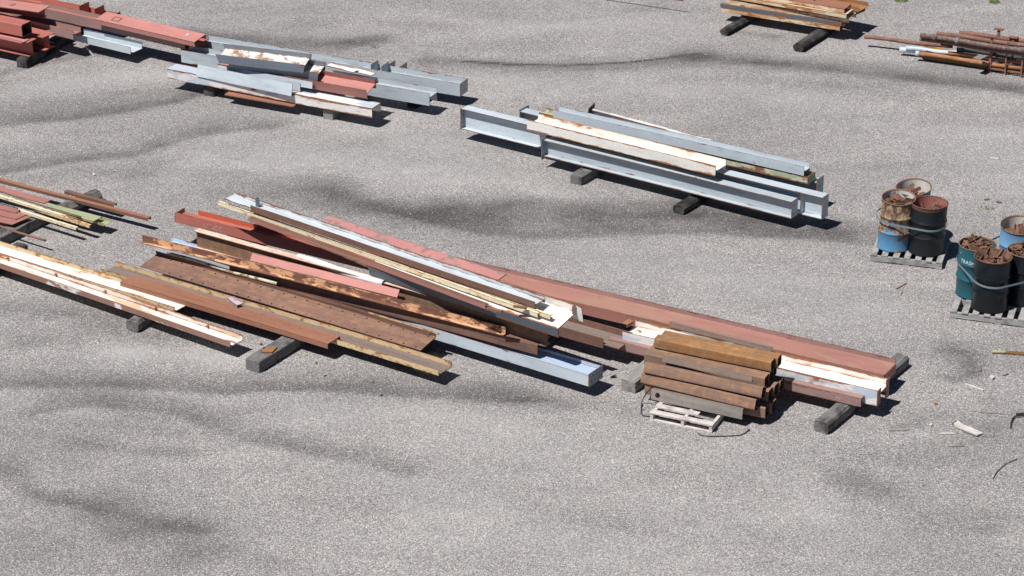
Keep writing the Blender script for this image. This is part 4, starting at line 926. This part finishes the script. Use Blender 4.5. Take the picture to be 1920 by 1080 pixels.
slab([(1752, 753), (1758, 754), (1757, 757), (1752, 756)], .004, .02, 'orange', 'tiny orange-brown chip above and left of the waisted board', 'rust_flake', 'scrap')
slab([(1861, 656), (1885, 657), (1885, 661), (1861, 660.5)], .004, .03, 'green', 'green-brown painted strip on the ground at the right edge, left piece', 'steel_strip', 'scrap')
slab([(1885.5, 657), (1990, 665), (1990, 670), (1885.5, 661)], .004, .028, 'ochre', 'brown continuation of the painted strip, cut by the right edge', 'steel_strip', 'scrap')
slab([(1680, 540), (1699, 529.5), (1700.5, 531), (1682, 541)], .004, .012, 'darkrust', 'dark thin stick on bare asphalt below the left drum pallet', 'steel_strip', 'scrap')
slab([(1689, 550), (1692, 544), (1693, 545), (1690, 551)], .004, .008, 'darkrust', 'tiny dark splinter beside the dark thin stick', 'steel_strip', 'scrap')
slab([(1857, 294.5), (1872, 296), (1872, 298), (1857, 296)], .004, .012, 'wood_pale', 'small pale stick on the ground right of the blue beams', 'wood_scrap', 'wood')
slab([(1845, 373), (1855, 372), (1854, 374.5), (1846, 375)], .002, .012, 'charcoal', 'dark scrap of rubber above the sparse weed', 'rubber_scrap', 'scrap')
slab([(1868, 377), (1878, 378), (1877, 380.5), (1869, 379.5)], .002, .012, 'charcoal', 'second dark scrap of rubber, right of the first above the weed', 'rubber_scrap', 'scrap')
slab([(1880, 703), (1890, 700.5), (1891, 701.5), (1882, 704)], .002, .012, 'charcoal', 'dark sliver right of the small pale chunk', 'rubber_scrap', 'scrap')
slab([(173, 325), (177, 324), (179, 327), (175, 328.5)], .002, .02, 'wood_pale', 'tiny pale stone-like chip above the round log', 'wood_scrap', 'wood')
wire([(1895, 803, .01), (1897, 790, .02), (1903, 781, .03), (1925, 779, .03), (1960, 783, .02)], .012, 'rubber', 'black cable curling in from the right edge')
wire([(1905, 776, .02), (1925, 775, .03), (1960, 776, .02)], .014, 'rubber', 'straight black cable beside the curling one at the right edge', name='cable', cat='cable')
wire([(1862, 898, .01), (1870, 884, .015), (1884, 871, .02), (1898, 864, .02), (1907, 861, .01)], .006, 'rubber', 'thin bent wire on the asphalt at the lower right')
wire([(1820, 770, .008), (1850, 774, .01), (1880, 776, .01), (1902, 777, .02)], .004, 'greysteel', 'thin pale wire leading to the cables at the right edge')

def gravel():
    """loose pale and dark chips scattered on the seal"""
    b = bmesh.new(); rnd = random.Random(5)
    for k in range(9000):
        p = P(rnd.uniform(-60, 1980), rnd.uniform(-40, 1110), 0); s_ = rnd.uniform(.004, .011)
        vs = [b.verts.new(p + Vector((rnd.uniform(-1, 1) * s_ + s_ * math.cos(t), rnd.uniform(-.3, .3) * s_ + s_ * math.sin(t), 0))) for t in (0, 2.1, 4.2)]
        tp = b.verts.new(p + Vector((0, 0, s_ * 1.2))); mi = 0 if rnd.random() < .7 else 1
        for i in range(3): b.faces.new((vs[i], vs[(i + 1) % 3], tp)).material_index = mi
    o = link('gravel', bm_mesh(b, 'gravel'), None, ('stone_pale', 'stone_dark')); tag(o, 'loose pale stone chips scattered over the asphalt', 'gravel', kind='stuff')
for nm, c in (('stone_pale', (.62, .59, .56, 1)), ('stone_dark', (.2, .17, .16, 1))):
    s = N(nm); s.b.inputs['Base Color'].default_value = c; s.b.inputs['Roughness'].default_value = .9; M[nm] = s.m
gravel()
